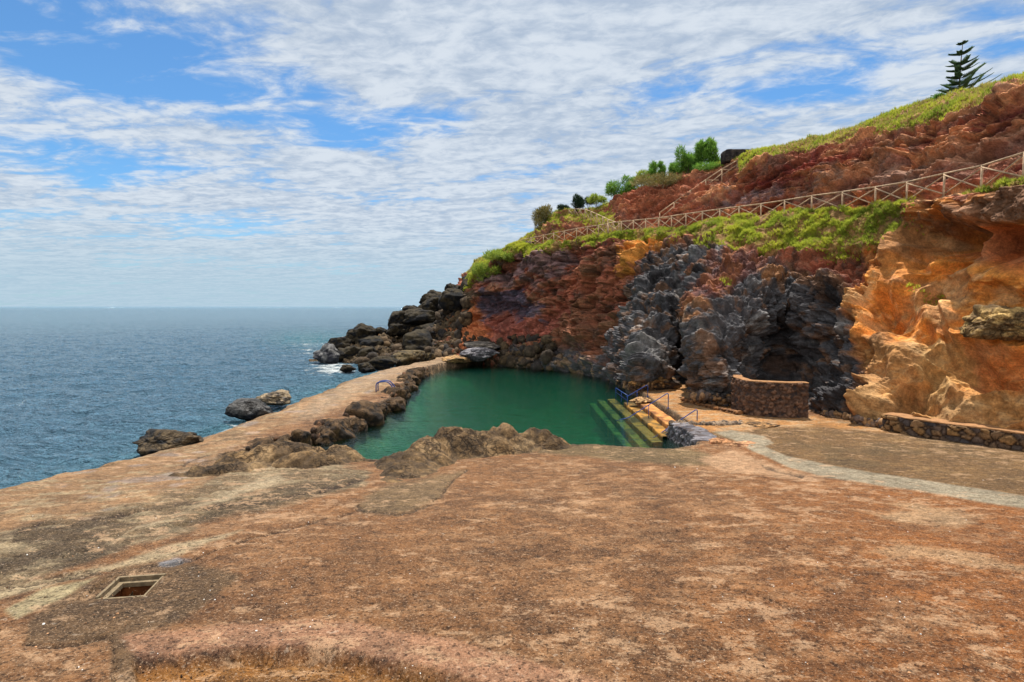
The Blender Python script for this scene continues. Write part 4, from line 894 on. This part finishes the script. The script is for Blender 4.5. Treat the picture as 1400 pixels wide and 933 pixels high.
def FY(px): return np.interp(px, [700, 710, 730, 750, 795, 830, 850, 900, 930, 1000, 1040, 1072, 1110, 1151, 1196, 1241, 1290, 1339, 1397, 1550, 1800], [344, 342, 338, 334, 326, 322, 320, 316, 312, 304, 300, 296, 291, 287, 282, 277, 268, 260, 245, 208, 160])
posts = [832, 849, 866, 883, 900, 918, 938, 960, 984, 1010, 1040, 1072, 1110, 1151, 1196, 1241, 1290, 1339, 1397, 1465, 1550]
fence('long timber fence with crossed braces along the path on the lower cliff', line_pts(posts), 1.32, .055)
fence('timber fence with crossed braces falling seaward below the grassy knoll', line_pts([712, 726, 742, 757, 772, 788, 803, 818, 831]), 1.25, .05)
kn = []
for px, py in ((778, 299), (786, 298.5), (793, 299), (800, 300), (808, 303), (816, 307), (824, 311), (831, 315), (838, 318), (846, 321)):
    Yd = np.interp(px, [778, 793, 846], [79, 77, 63]); kn.append(at_y(px, py, Yd))
fence('timber fence climbing from the path bend up to the knoll', kn, 1.25, .05)
# stair fence
root = None; st = [(902, 300), (921.5, 292), (944, 272), (965, 256), (987, 241), (1008, 229), (1026, 220)]; bp_ = []
for px, py in st:
    h3 = hit(px, py + 3); Yd = (h3[1] - .3) if h3 is not None else 62.; bp_.append([px, py, Yd])
Ys = np.interp(np.arange(7), [0, 6], [np.median([b2[2] for b2 in bp_[:2]]), np.median([b2[2] for b2 in bp_[3:]])])
bs = [at_y(b2[0], b2[1], y_) for b2, y_ in zip(bp_, Ys)]; tp = [at_y(px, py, y_) for (px, py), y_ in zip([(902, 291), (921.5, 277), (944, 261), (965, 246), (987, 231.5), (1008, 219.5), (1026, 212)], Ys)]
b0 = bs[0]; root = empty('stair_railing', b0)
for k, (b2, t) in enumerate(zip(bs, tp)):
    MB().tube([b2 - b0 - (0, 0, .9), t - b0], .055, 7).build('post', M_wood, root, True)
    if k < 6:
        MB().tube([t - b0, tp[k + 1] - b0], .06, 7).build('top_rail', M_wood, root, True)
        MB().tube([b2 - b0 + (0, 0, .1), tp[k + 1] - b0 - (.0, 0, .45)], .045, 6).build('brace', M_wood, root, True)
        if k: MB().tube([t - b0 - (0, 0, .05), t - b0 + np.array([1.35, 0, -.05])], .05, 6).build('cross_bar', M_wood, root, True)
MB().tube([bs[0] - b0 + (0, 0, .12), bs[0] - b0 + (1.6, 0, .12)], .05, 6).build('cross_bar', M_wood, root, True)
tag(root, 'timber railing of the stairway climbing steeply to the crest', 'railing')

# ================================================================== HATCH
M_conc = plain_mat('hatch_concrete', tuple(lin(156, 136, 106, .5)), .9, .3, 9, bump=.01); M_rust = plain_mat('rusty_shaft', tuple(lin(150, 90, 46, .6)), .9, .35, 5, bump=.02)
root = empty('drain_hatch', (hc[0], hc[1], hz)); root.rotation_euler = (0, 0, math.radians(9))
f = MB()
for lo, hi in (((-HW - .04, -HD - .04, -.12), (HW + .04, -HD, .004)), ((-HW - .05, HD, -.12), (HW + .05, HD + .05, .03)), ((-HW - .05, -HD, -.12), (-HW, HD, .027)), ((HW, -HD, -.12), (HW + .03, HD, .006))): f.box(lo, hi)
f.build('frame', M_conc, root); f = MB()
for lo, hi in (((-HW, -HD + .001, -.75), (HW, -HD + .03, -.14)), ((-HW, HD - .03, -.75), (HW, HD - .001, -.14)), ((-HW + .001, -HD + .03, -.75), (-HW + .03, HD - .03, -.14)), ((HW - .03, -HD + .03, -.75), (HW - .001, HD - .03, -.14))): f.box(lo, hi)
f.build('shaft', M_rust, root); f = MB()
for lo, hi in (((-HW + .002, HD - .09, -.13), (HW - .002, HD - .002, -.05)), ((-HW + .002, -HD + .002, -.13), (-HW + .09, HD - .092, -.05))): f.box(lo, hi)
f.build('inner_rim', M_conc, root)
tag(root, 'open square drain hatch with a concrete frame let into the terrace', 'hatch')

# ================================================================== small chips and stones on the terrace
def chips(name, n, lab, cat, smin, smax, mat, cfun, seed):
    r = random.Random(seed); pts = []; szs = []
    while len(pts) < n:
        px, py = cfun(r); y0 = at_z(px, py, 1.5); zz = gheight(y0[0], y0[1]) if False else float(z_land(np.array([y0[0]]), np.array([y0[1]]))[0]); p = at_z(px, py, zz); p = at_z(px, py, float(z_land(np.array([p[0]]), np.array([p[1]]))[0]))
        pts.append(p); szs.append(r.uniform(smin, smax) * (1 + (r.random() > .9) * 1.2))
    P = np.array(pts); zz, dp_, dl_ = ground_h(P[None, :, 0], P[None, :, 1]); ok = (dp_[0] > .5) & (dl_[0] < -.5); P[:, 2] = zz[0]; P = P[ok]; szs = np.array(szs)[ok]
    return P, szs
mats_w = attr_rock('white_shell_chips', 9, .1, .002)
def place(r):
    if r.random() < .45:
        c = r.choice([(300, 810, 60, 30), (420, 790, 60, 35), (190, 720, 60, 20), (60, 760, 60, 25), (480, 730, 60, 30), (350, 830, 60, 20), (900, 640, 60, 10), (1240, 700, 70, 20), (640, 740, 70, 40), (360, 815, 30, 12)])
        return r.gauss(c[0], c[2]), min(930, max(640, r.gauss(c[1], c[3])))
    return r.uniform(0, 1400), 645 + 288 * r.random() ** .8
P, s_ = chips('', 170, '', '', .004, .013, None, place, 4)
o = scatter_rocks('shell_chips', P + np.array([0, 0, .006]), s_, mats_w, (.85, .84, .8), (.7, .66, .6), 2); tag(o, 'tiny white shell chips and droppings scattered over the brown terrace', 'chips', kind='stuff')
P, s_ = chips('', 6000, '', '', .003, .010, None, lambda r: (r.uniform(0, 1400), 640 + 293 * r.random() ** .6), 6)
o = scatter_rocks('gravel', P, s_, M_brn, CA(200, 150, 108, .7), CA(70, 48, 36, .7), 3); tag(o, 'fine brown grit and gravel lying on the terrace', 'gravel', kind='stuff')

# ================================================================== TREES AND SHRUBS
M_bark = plain_mat('bark', (.13, .09, .06), .9, .3, 6)
def leaf_cloud(r, lobes, n, size, upw=.6):
    T = []
    vol = np.array([l[3] * l[4] * l[5] for l in lobes]) ** .8; pk = vol / vol.sum()
    for i in r.choice(len(lobes), int(n * 1.8), p=pk):
        cx, cy, cz, rx, ry, rz = lobes[i]; d = r.normal(0, 1, 3); d /= np.linalg.norm(d); rad_ = r.uniform(.35, 1.08) ** .6 * (1 + .18 * math.sin(d[0] * 7 + i) * math.cos(d[2] * 6 + i * 2))
        p = np.array([cx, cy, cz]) + d * rad_ * np.array([rx, ry, rz]); dr_ = d * .8 + r.normal(0, .5, 3) + np.array([0, 0, upw]); dr_ /= np.linalg.norm(dr_)
        sd = np.cross(dr_, r.normal(0, 1, 3)); sd /= np.linalg.norm(sd) + 1e-9; s = size * r.uniform(.6, 1.5)
        T.append([p - sd * s * .13, p + sd * s * .13, p + dr_ * s * 1.25 + sd * s * .04, p + dr_ * s * 1.25 - sd * s * .04])
    return np.array(T)
def shrub(name, lab, cat, px, py, Yd, w, h_, mat, lobes_n=7, n=1500, leaf=.22, seed=0, style='round', group=None, snap=True):
    r = np.random.default_rng(seed); p = at_y(px, py, Yd); g = down(p[0], p[1])
    W = w * (1.18 if style == 'column' else 1.4) * Yd / F; Hh = h_ * (1.12 if style == 'column' else 1.25) * Yd / F
    if g is not None and snap: Hh += 0; base_z = min(p[2], g + .05)
    else: base_z = p[2]
    root = empty(name, (p[0], p[1], base_z)); top = p[2] - base_z + Hh; lobes = []; tk = MB()
    for k in range(lobes_n):
        if style == 'column': a = k / max(lobes_n - 1, 1); lx = r.uniform(-.26, .26) * W * (1.2 - .4 * a); lz = (p[2] - base_z) + Hh * (.12 + .76 * a); rr = W * r.uniform(.20, .34) ; lobes.append((lx, r.uniform(-.15, .15) * W, lz, rr, rr, Hh * .16))
        elif style == 'spiky': lx = r.uniform(-.4, .4) * W; a = r.uniform(0, 1); lz = (p[2] - base_z) + Hh * (.25 + .6 * a * (1 - abs(lx) / W)); lobes.append((lx, r.uniform(-.2, .2) * W, lz, W * .16, W * .16, Hh * .22))
        else: lx = r.uniform(-.36, .36) * W; lz = (p[2] - base_z) + Hh * r.uniform(.25, .8) * (1 - .8 * (lx / W) ** 2); lobes.append((lx, r.uniform(-.25, .25) * W, lz, W * r.uniform(.14, .24), W * .2, Hh * r.uniform(.14, .26)))
        e = lobes[-1]; tk.tube([(0, 0, -.4), (e[0] * .4, e[1] * .4, e[2] * .5), (e[0], e[1], e[2])], max(.03, Hh * .022), 6, .012)
    tk.build('trunk', M_bark, root, True)
    link('crown', tri_soup('crown', leaf_cloud(r, lobes, n, leaf)), mat, root, smooth=False); tag(root, lab, cat, group); return root
M_leaf = leaf_mat('fresh_green_leaves', (.20, .36, .05), (.08, .19, .03), 1.5, .4); M_leafy = leaf_mat('yellow_green_leaves', (.36, .42, .06), (.17, .25, .04), 1.5, .4); M_darkleaf = leaf_mat('dark_green_needles', (.035, .07, .03), (.015, .035, .018), 2., .15); M_heath = leaf_mat('dry_heath_leaves', (.30, .24, .08), (.12, .12, .04), 1.5, .25)
G = 'green shrubs along the crest'
shrub('shrub', 'tall column shaped green shrub, the one beside the dark stone block', 'shrub', 973, 238, 66, 21, 40, M_leaf, 7, 2600, .24, 1, 'column', G)
shrub('shrub', 'slim tall green shrub between the column shaped one and the wide one', 'shrub', 957, 240, 66.5, 16, 38, M_leaf, 6, 1800, .24, 2, 'column', G)
shrub('shrub', 'wide bushy green shrub with a ragged top next to the slim one', 'shrub', 941, 243, 67, 24, 33, M_leaf, 9, 2600, .24, 3, 'round', G)
shrub('shrub', 'low dark green bush at the feet of the two tall shrubs', 'shrub', 965, 243, 65, 44, 14, M_leaf, 9, 1800, .22, 4, 'round', G)
shrub('shrub', 'small upright green shrub with split crown in the middle of the crest', 'shrub', 919, 243, 69, 15, 19, M_leaf, 5, 1000, .22, 5, 'round', G)
shrub('shrub', 'narrow bottle shaped shrub left of the split crown one', 'shrub', 905, 245, 70, 11, 19, M_leaf, 4, 900, .22, 6, 'column', G)
shrub('shrub', 'feathery upright shrub standing over the yellow green hedge', 'shrub', 893, 247, 71, 16, 19, M_leaf, 6, 1100, .22, 7, 'round', G)
shrub('shrub', 'spreading yellow green bush at the landward side of the feathery shrub', 'shrub', 882, 254, 71, 24, 14, M_leafy, 7, 1400, .22, 8, 'round', G)
shrub('shrub', 'upright bright green shrub at the seaward end of the crest hedge', 'shrub', 860, 264, 73, 16, 20, M_leaf, 6, 1100, .22, 9, 'round', G)
shrub('shrub', 'bright green slanting bush where the crest drops to the knoll', 'shrub', 846, 272, 74, 26, 20, M_leaf, 7, 1700, .22, 10, 'round', G)
shrub('shrub', 'dry yellowish heath bush below the upright shrubs on the crest edge', 'shrub', 905, 256, 67, 60, 12, M_heath, 12, 2400, .2, 11, 'round', G)
shrub('shrub', 'round green bush with a red brown patch behind the knoll fence', 'shrub', 817, 284, 77, 20, 14, M_leafy, 7, 1100, .2, 12, 'round', G)
shrub('shrub', 'small dark upright bush beside the round green bush of the knoll', 'shrub', 804, 285, 78, 8, 12, M_darkleaf, 4, 600, .2, 13, 'round', G)
shrub('conifer', 'dark blue green conifer with twin spires standing on the knoll', 'tree', 786, 287, 79, 17, 17, M_darkleaf, 11, 2200, .2, 14, 'spiky')
shrub('shrub', 'little dark bush on the seaward shoulder of the knoll', 'shrub', 770, 291, 80, 12, 8, M_darkleaf, 5, 700, .18, 15, 'round', G)
shrub('shrub', 'green coastal shrub on the headland above the boulders', 'shrub', 664, 388, 77.2, 26, 24, M_leafy, 9, 2000, .26, 16, 'round', snap=False)
shrub('shrub', 'wide low green shrub along the headland edge above the leaning boulders', 'shrub', 684, 360, 75.5, 36, 14, M_leafy, 9, 1600, .24, 17, 'round', snap=False)
shrub('shrub', 'dark green scrub covering the steep seaward side of the knoll', 'shrub', 746, 318, 82, 24, 30, M_heath, 10, 2400, .22, 18, 'round', snap=False)
shrub('shrub', 'low green bush on the grass ridge just seaward of the pine', 'shrub', 1282, 140, 46, 16, 7, M_leaf, 6, 900, .16, 19, 'round', snap=False)
# norfolk pine
p = at_y(1311, 133, 45.5); g = down(p[0], p[1]); root = empty('norfolk_pine', (p[0], p[1], min(p[2], (g or p[2]) + .05))); bz = p[2] - root.location[2]; sc = 45.5 / F
Ht = 74 * sc; MB().tube([(0, 0, -.3), (.0, 0, bz + Ht * .5), (.12, 0, bz + Ht)], .07, 8, .018).build('trunk', M_bark, root, True)
r = np.random.default_rng(21); T = []; bm_ = MB()
tiers = [(.04, 2.05), (.13, 1.7), (.22, 1.55), (.33, 1.2), (.45, 1.1), (.56, .95), (.74, .7), (.92, .34)]
for th, ln in tiers:
    nb = 5 if th < .9 else 4; ph = r.uniform(0, 6)
    for k in range(nb):
        an = ph + 6.283 * k / nb + r.uniform(-.15, .15); d = np.array([math.cos(an), math.sin(an), 0]); L_ = ln * r.uniform(.8, 1.1) * (1 + .28 * d[0] * (th < .5)); prev = None; pts_ = []
        for s in np.linspace(0, 1, 12):
            pts_.append(np.array([.06 * th, 0, bz + Ht * th]) + d * L_ * s + np.array([0, 0, L_ * ((.10 + .14 * d[0]) * s + .22 * s * s)]))
        MB().tube(pts_, .022, 5, .008).build('branch', M_bark, root, True)
        side = np.array([-d[1], d[0], 0])
        for s in np.linspace(.12, 1, 20):
            i_ = s * 11; a_ = pts_[int(min(i_, 10))]; b2 = pts_[int(min(i_, 10)) + 1]; q_ = a_ + (b2 - a_) * (i_ - int(min(i_, 10)))
            for sg_ in (-1, 1):
                ll = .25 * (ln / 2 + .45) * (1 - .65 * s) * r.uniform(.8, 1.15) + .1; tip = q_ + side * sg_ * ll * .85 + d * ll * .55 + np.array([0, 0, ll * .38]); w_ = np.array([0, 0, .035]); fw = d * .035
                T.append([q_ - fw, q_ + fw, tip + fw * .5, tip - fw * .5]); T.append([q_ - w_, q_ + w_, tip + w_ * .5, tip - w_ * .5])
link('crown', tri_soup('crown', np.array(T)), leaf_mat('pine_needles', (.13, .22, .10), (.07, .14, .08), 2, .25), root, smooth=False)
tag(root, 'young norfolk pine with open tiers of branches alone on the grassy ridge', 'tree')

# ================================================================== WORLD, SUN, CAMERA
SUN_AZ = math.radians(9); SUN_EL = math.radians(70)          # azimuth measured from +Y towards +X
w = bpy.data.worlds.new('World'); SC.world = w; w.use_nodes = True; nt = w.node_tree; N = nt.nodes; L = nt.links; N.clear()
out = N.new('ShaderNodeOutputWorld'); bg = N.new('ShaderNodeBackground'); L.new(bg.outputs[0], out.inputs[0]); bg.inputs[1].default_value = .12
sky = N.new('ShaderNodeTexSky'); sky.sky_type = 'NISHITA'; sky.sun_disc = False; sky.sun_elevation = SUN_EL; sky.sun_rotation = SUN_AZ; sky.air_density = 1.; sky.dust_density = .3; sky.ozone_density = 2.2
gen = N.new('ShaderNodeTexCoord').outputs['Generated']; sep = N.new('ShaderNodeSeparateXYZ'); L.new(gen, sep.inputs[0])
zz = mth(N, L, 'ADD', mth(N, L, 'MAXIMUM', sep.outputs[2], 0.), .07)
com = N.new('ShaderNodeCombineXYZ'); L.new(mth(N, L, 'DIVIDE', sep.outputs[0], zz), com.inputs[0]); L.new(mth(N, L, 'DIVIDE', sep.outputs[1], zz), com.inputs[1])
def uvp(px, py): d = ray(px, py); d = d / np.linalg.norm(d); return d[0] / (max(d[2], 0) + .07), d[1] / (max(d[2], 0) + .07)
def mapped(sx, sy, rot, loc=(0, 0, 0)):
    m1 = N.new('ShaderNodeMapping'); m1.vector_type = 'POINT'; m1.inputs['Rotation'].default_value = (0, 0, rot); m1.inputs['Location'].default_value = loc; L.new(com.outputs[0], m1.inputs[0])
    m2 = N.new('ShaderNodeMapping'); m2.inputs['Scale'].default_value = (sx, sy, 1); L.new(m1.outputs[0], m2.inputs[0]); return m2.outputs[0]
ROT = math.radians(12)
big = noise_node(N, L, mapped(.55, 1.0, ROT, (3, 1, 0)), 1.1, 5, .55, .6)
mid = noise_node(N, L, mapped(.7, 1.2, ROT, (7, 2, 0)), 3.4, 8, .62, .7)
fin = noise_node(N, L, mapped(.95, 1.15, ROT, (1, 9, 0)), 11, 5, .6, .4)
dens = mth(N, L, 'ADD', mth(N, L, 'ADD', mth(N, L, 'MULTIPLY', big, .9), mth(N, L, 'MULTIPLY', mid, .95)), mth(N, L, 'MULTIPLY', fin, .34))
gaps = [((330, 120), .26, .75), ((130, 95), .3, .6), ((15, 40), .32, .9), ((480, 175), .30, .7), ((590, 150), .22, .5), ((30, 205), .5, .7), ((200, 240), .35, .35), ((1090, 130), .16, .5), ((400, 80), .2, .5), ((1180, 115), .12, .35), ((40, 310), 1.2, .35)]
gm = None
for (px, py), r_, a_ in gaps:
    u0, v0 = uvp(px, py); vm = N.new('ShaderNodeVectorMath'); vm.operation = 'DISTANCE'; L.new(com.outputs[0], vm.inputs[0]); vm.inputs[1].default_value = (u0, v0, 0)
    g_ = mth(N, L, 'MULTIPLY', rampv(N, L, vm.outputs['Value'], 0, r_ * 2.1, 1, 0), a_ * .34); gm = g_ if gm is None else mth(N, L, 'ADD', gm, g_)
dens = mth(N, L, 'SUBTRACT', dens, mth(N, L, 'MINIMUM', gm, .36))
dn = rampv(N, L, dens, .73, 1.06)
shade = rampv(N, L, mth(N, L, 'ADD', mth(N, L, 'MULTIPLY', mid, .6), mth(N, L, 'MULTIPLY', fin, .5)), .42, .68)
K = 5.1
cloud = mixc(N, L, shade, (.50 * K, .60 * K, .74 * K), (.80 * K, .87 * K, .95 * K))
skyc = mixc(N, L, 1.0, sky.outputs[0], (.40, .64, .80), 'MULTIPLY')
col = mixc(N, L, mth(N, L, 'MULTIPLY', dn, .95), skyc, cloud)
hz_ = rampv(N, L, sep.outputs[2], 0.0, .17, 1., 0.)
col = mixc(N, L, mth(N, L, 'MULTIPLY', hz_, .75), col, (.46 * K, .66 * K, .80 * K))
# bright cloud added to the unseen sky behind the camera, as fill light
back_fill = mth(N, L, 'MULTIPLY', rampv(N, L, sep.outputs[1], .05, -.45, 0., 1.), rampv(N, L, sep.outputs[2], -.02, .25))
col = mixc(N, L, mth(N, L, 'MULTIPLY', back_fill, .65), col, (1.75 * K, 1.72 * K, 1.66 * K))
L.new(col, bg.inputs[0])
sl = bpy.data.lights.new('sun', 'SUN'); sl.energy = 5.0; sl.angle = math.radians(.5); sl.color = (1., .95, .87); so = bpy.data.objects.new('sun', sl); C.objects.link(so)
sd = Vector((math.sin(SUN_AZ) * math.cos(SUN_EL), math.cos(SUN_AZ) * math.cos(SUN_EL), math.sin(SUN_EL))); so.rotation_euler = sd.to_track_quat('Z', 'Y').to_euler()
cam = bpy.data.cameras.new('camera'); cam.lens = 20.0; cam.sensor_width = 36.0 * 1.0; cam.clip_end = 60000; cam.clip_start = .1
cam.lens = F / 1400 * 36
co = bpy.data.objects.new('camera', cam); C.objects.link(co); co.location = (0, 0, HC); co.rotation_euler = (math.pi / 2 - PITCH, 0, 0); SC.camera = co
SC.view_settings.view_transform = 'Standard'; SC.view_settings.look = 'None'; SC.view_settings.gamma = 1; SC.view_settings.exposure = .56
try: SC.cycles.use_denoising = True; SC.cycles.denoiser = 'OPENIMAGEDENOISE'
except Exception: pass
SC.cycles.max_bounces = 8; SC.cycles.transparent_max_bounces = 12; SC.cycles.sample_clamp_indirect = 6
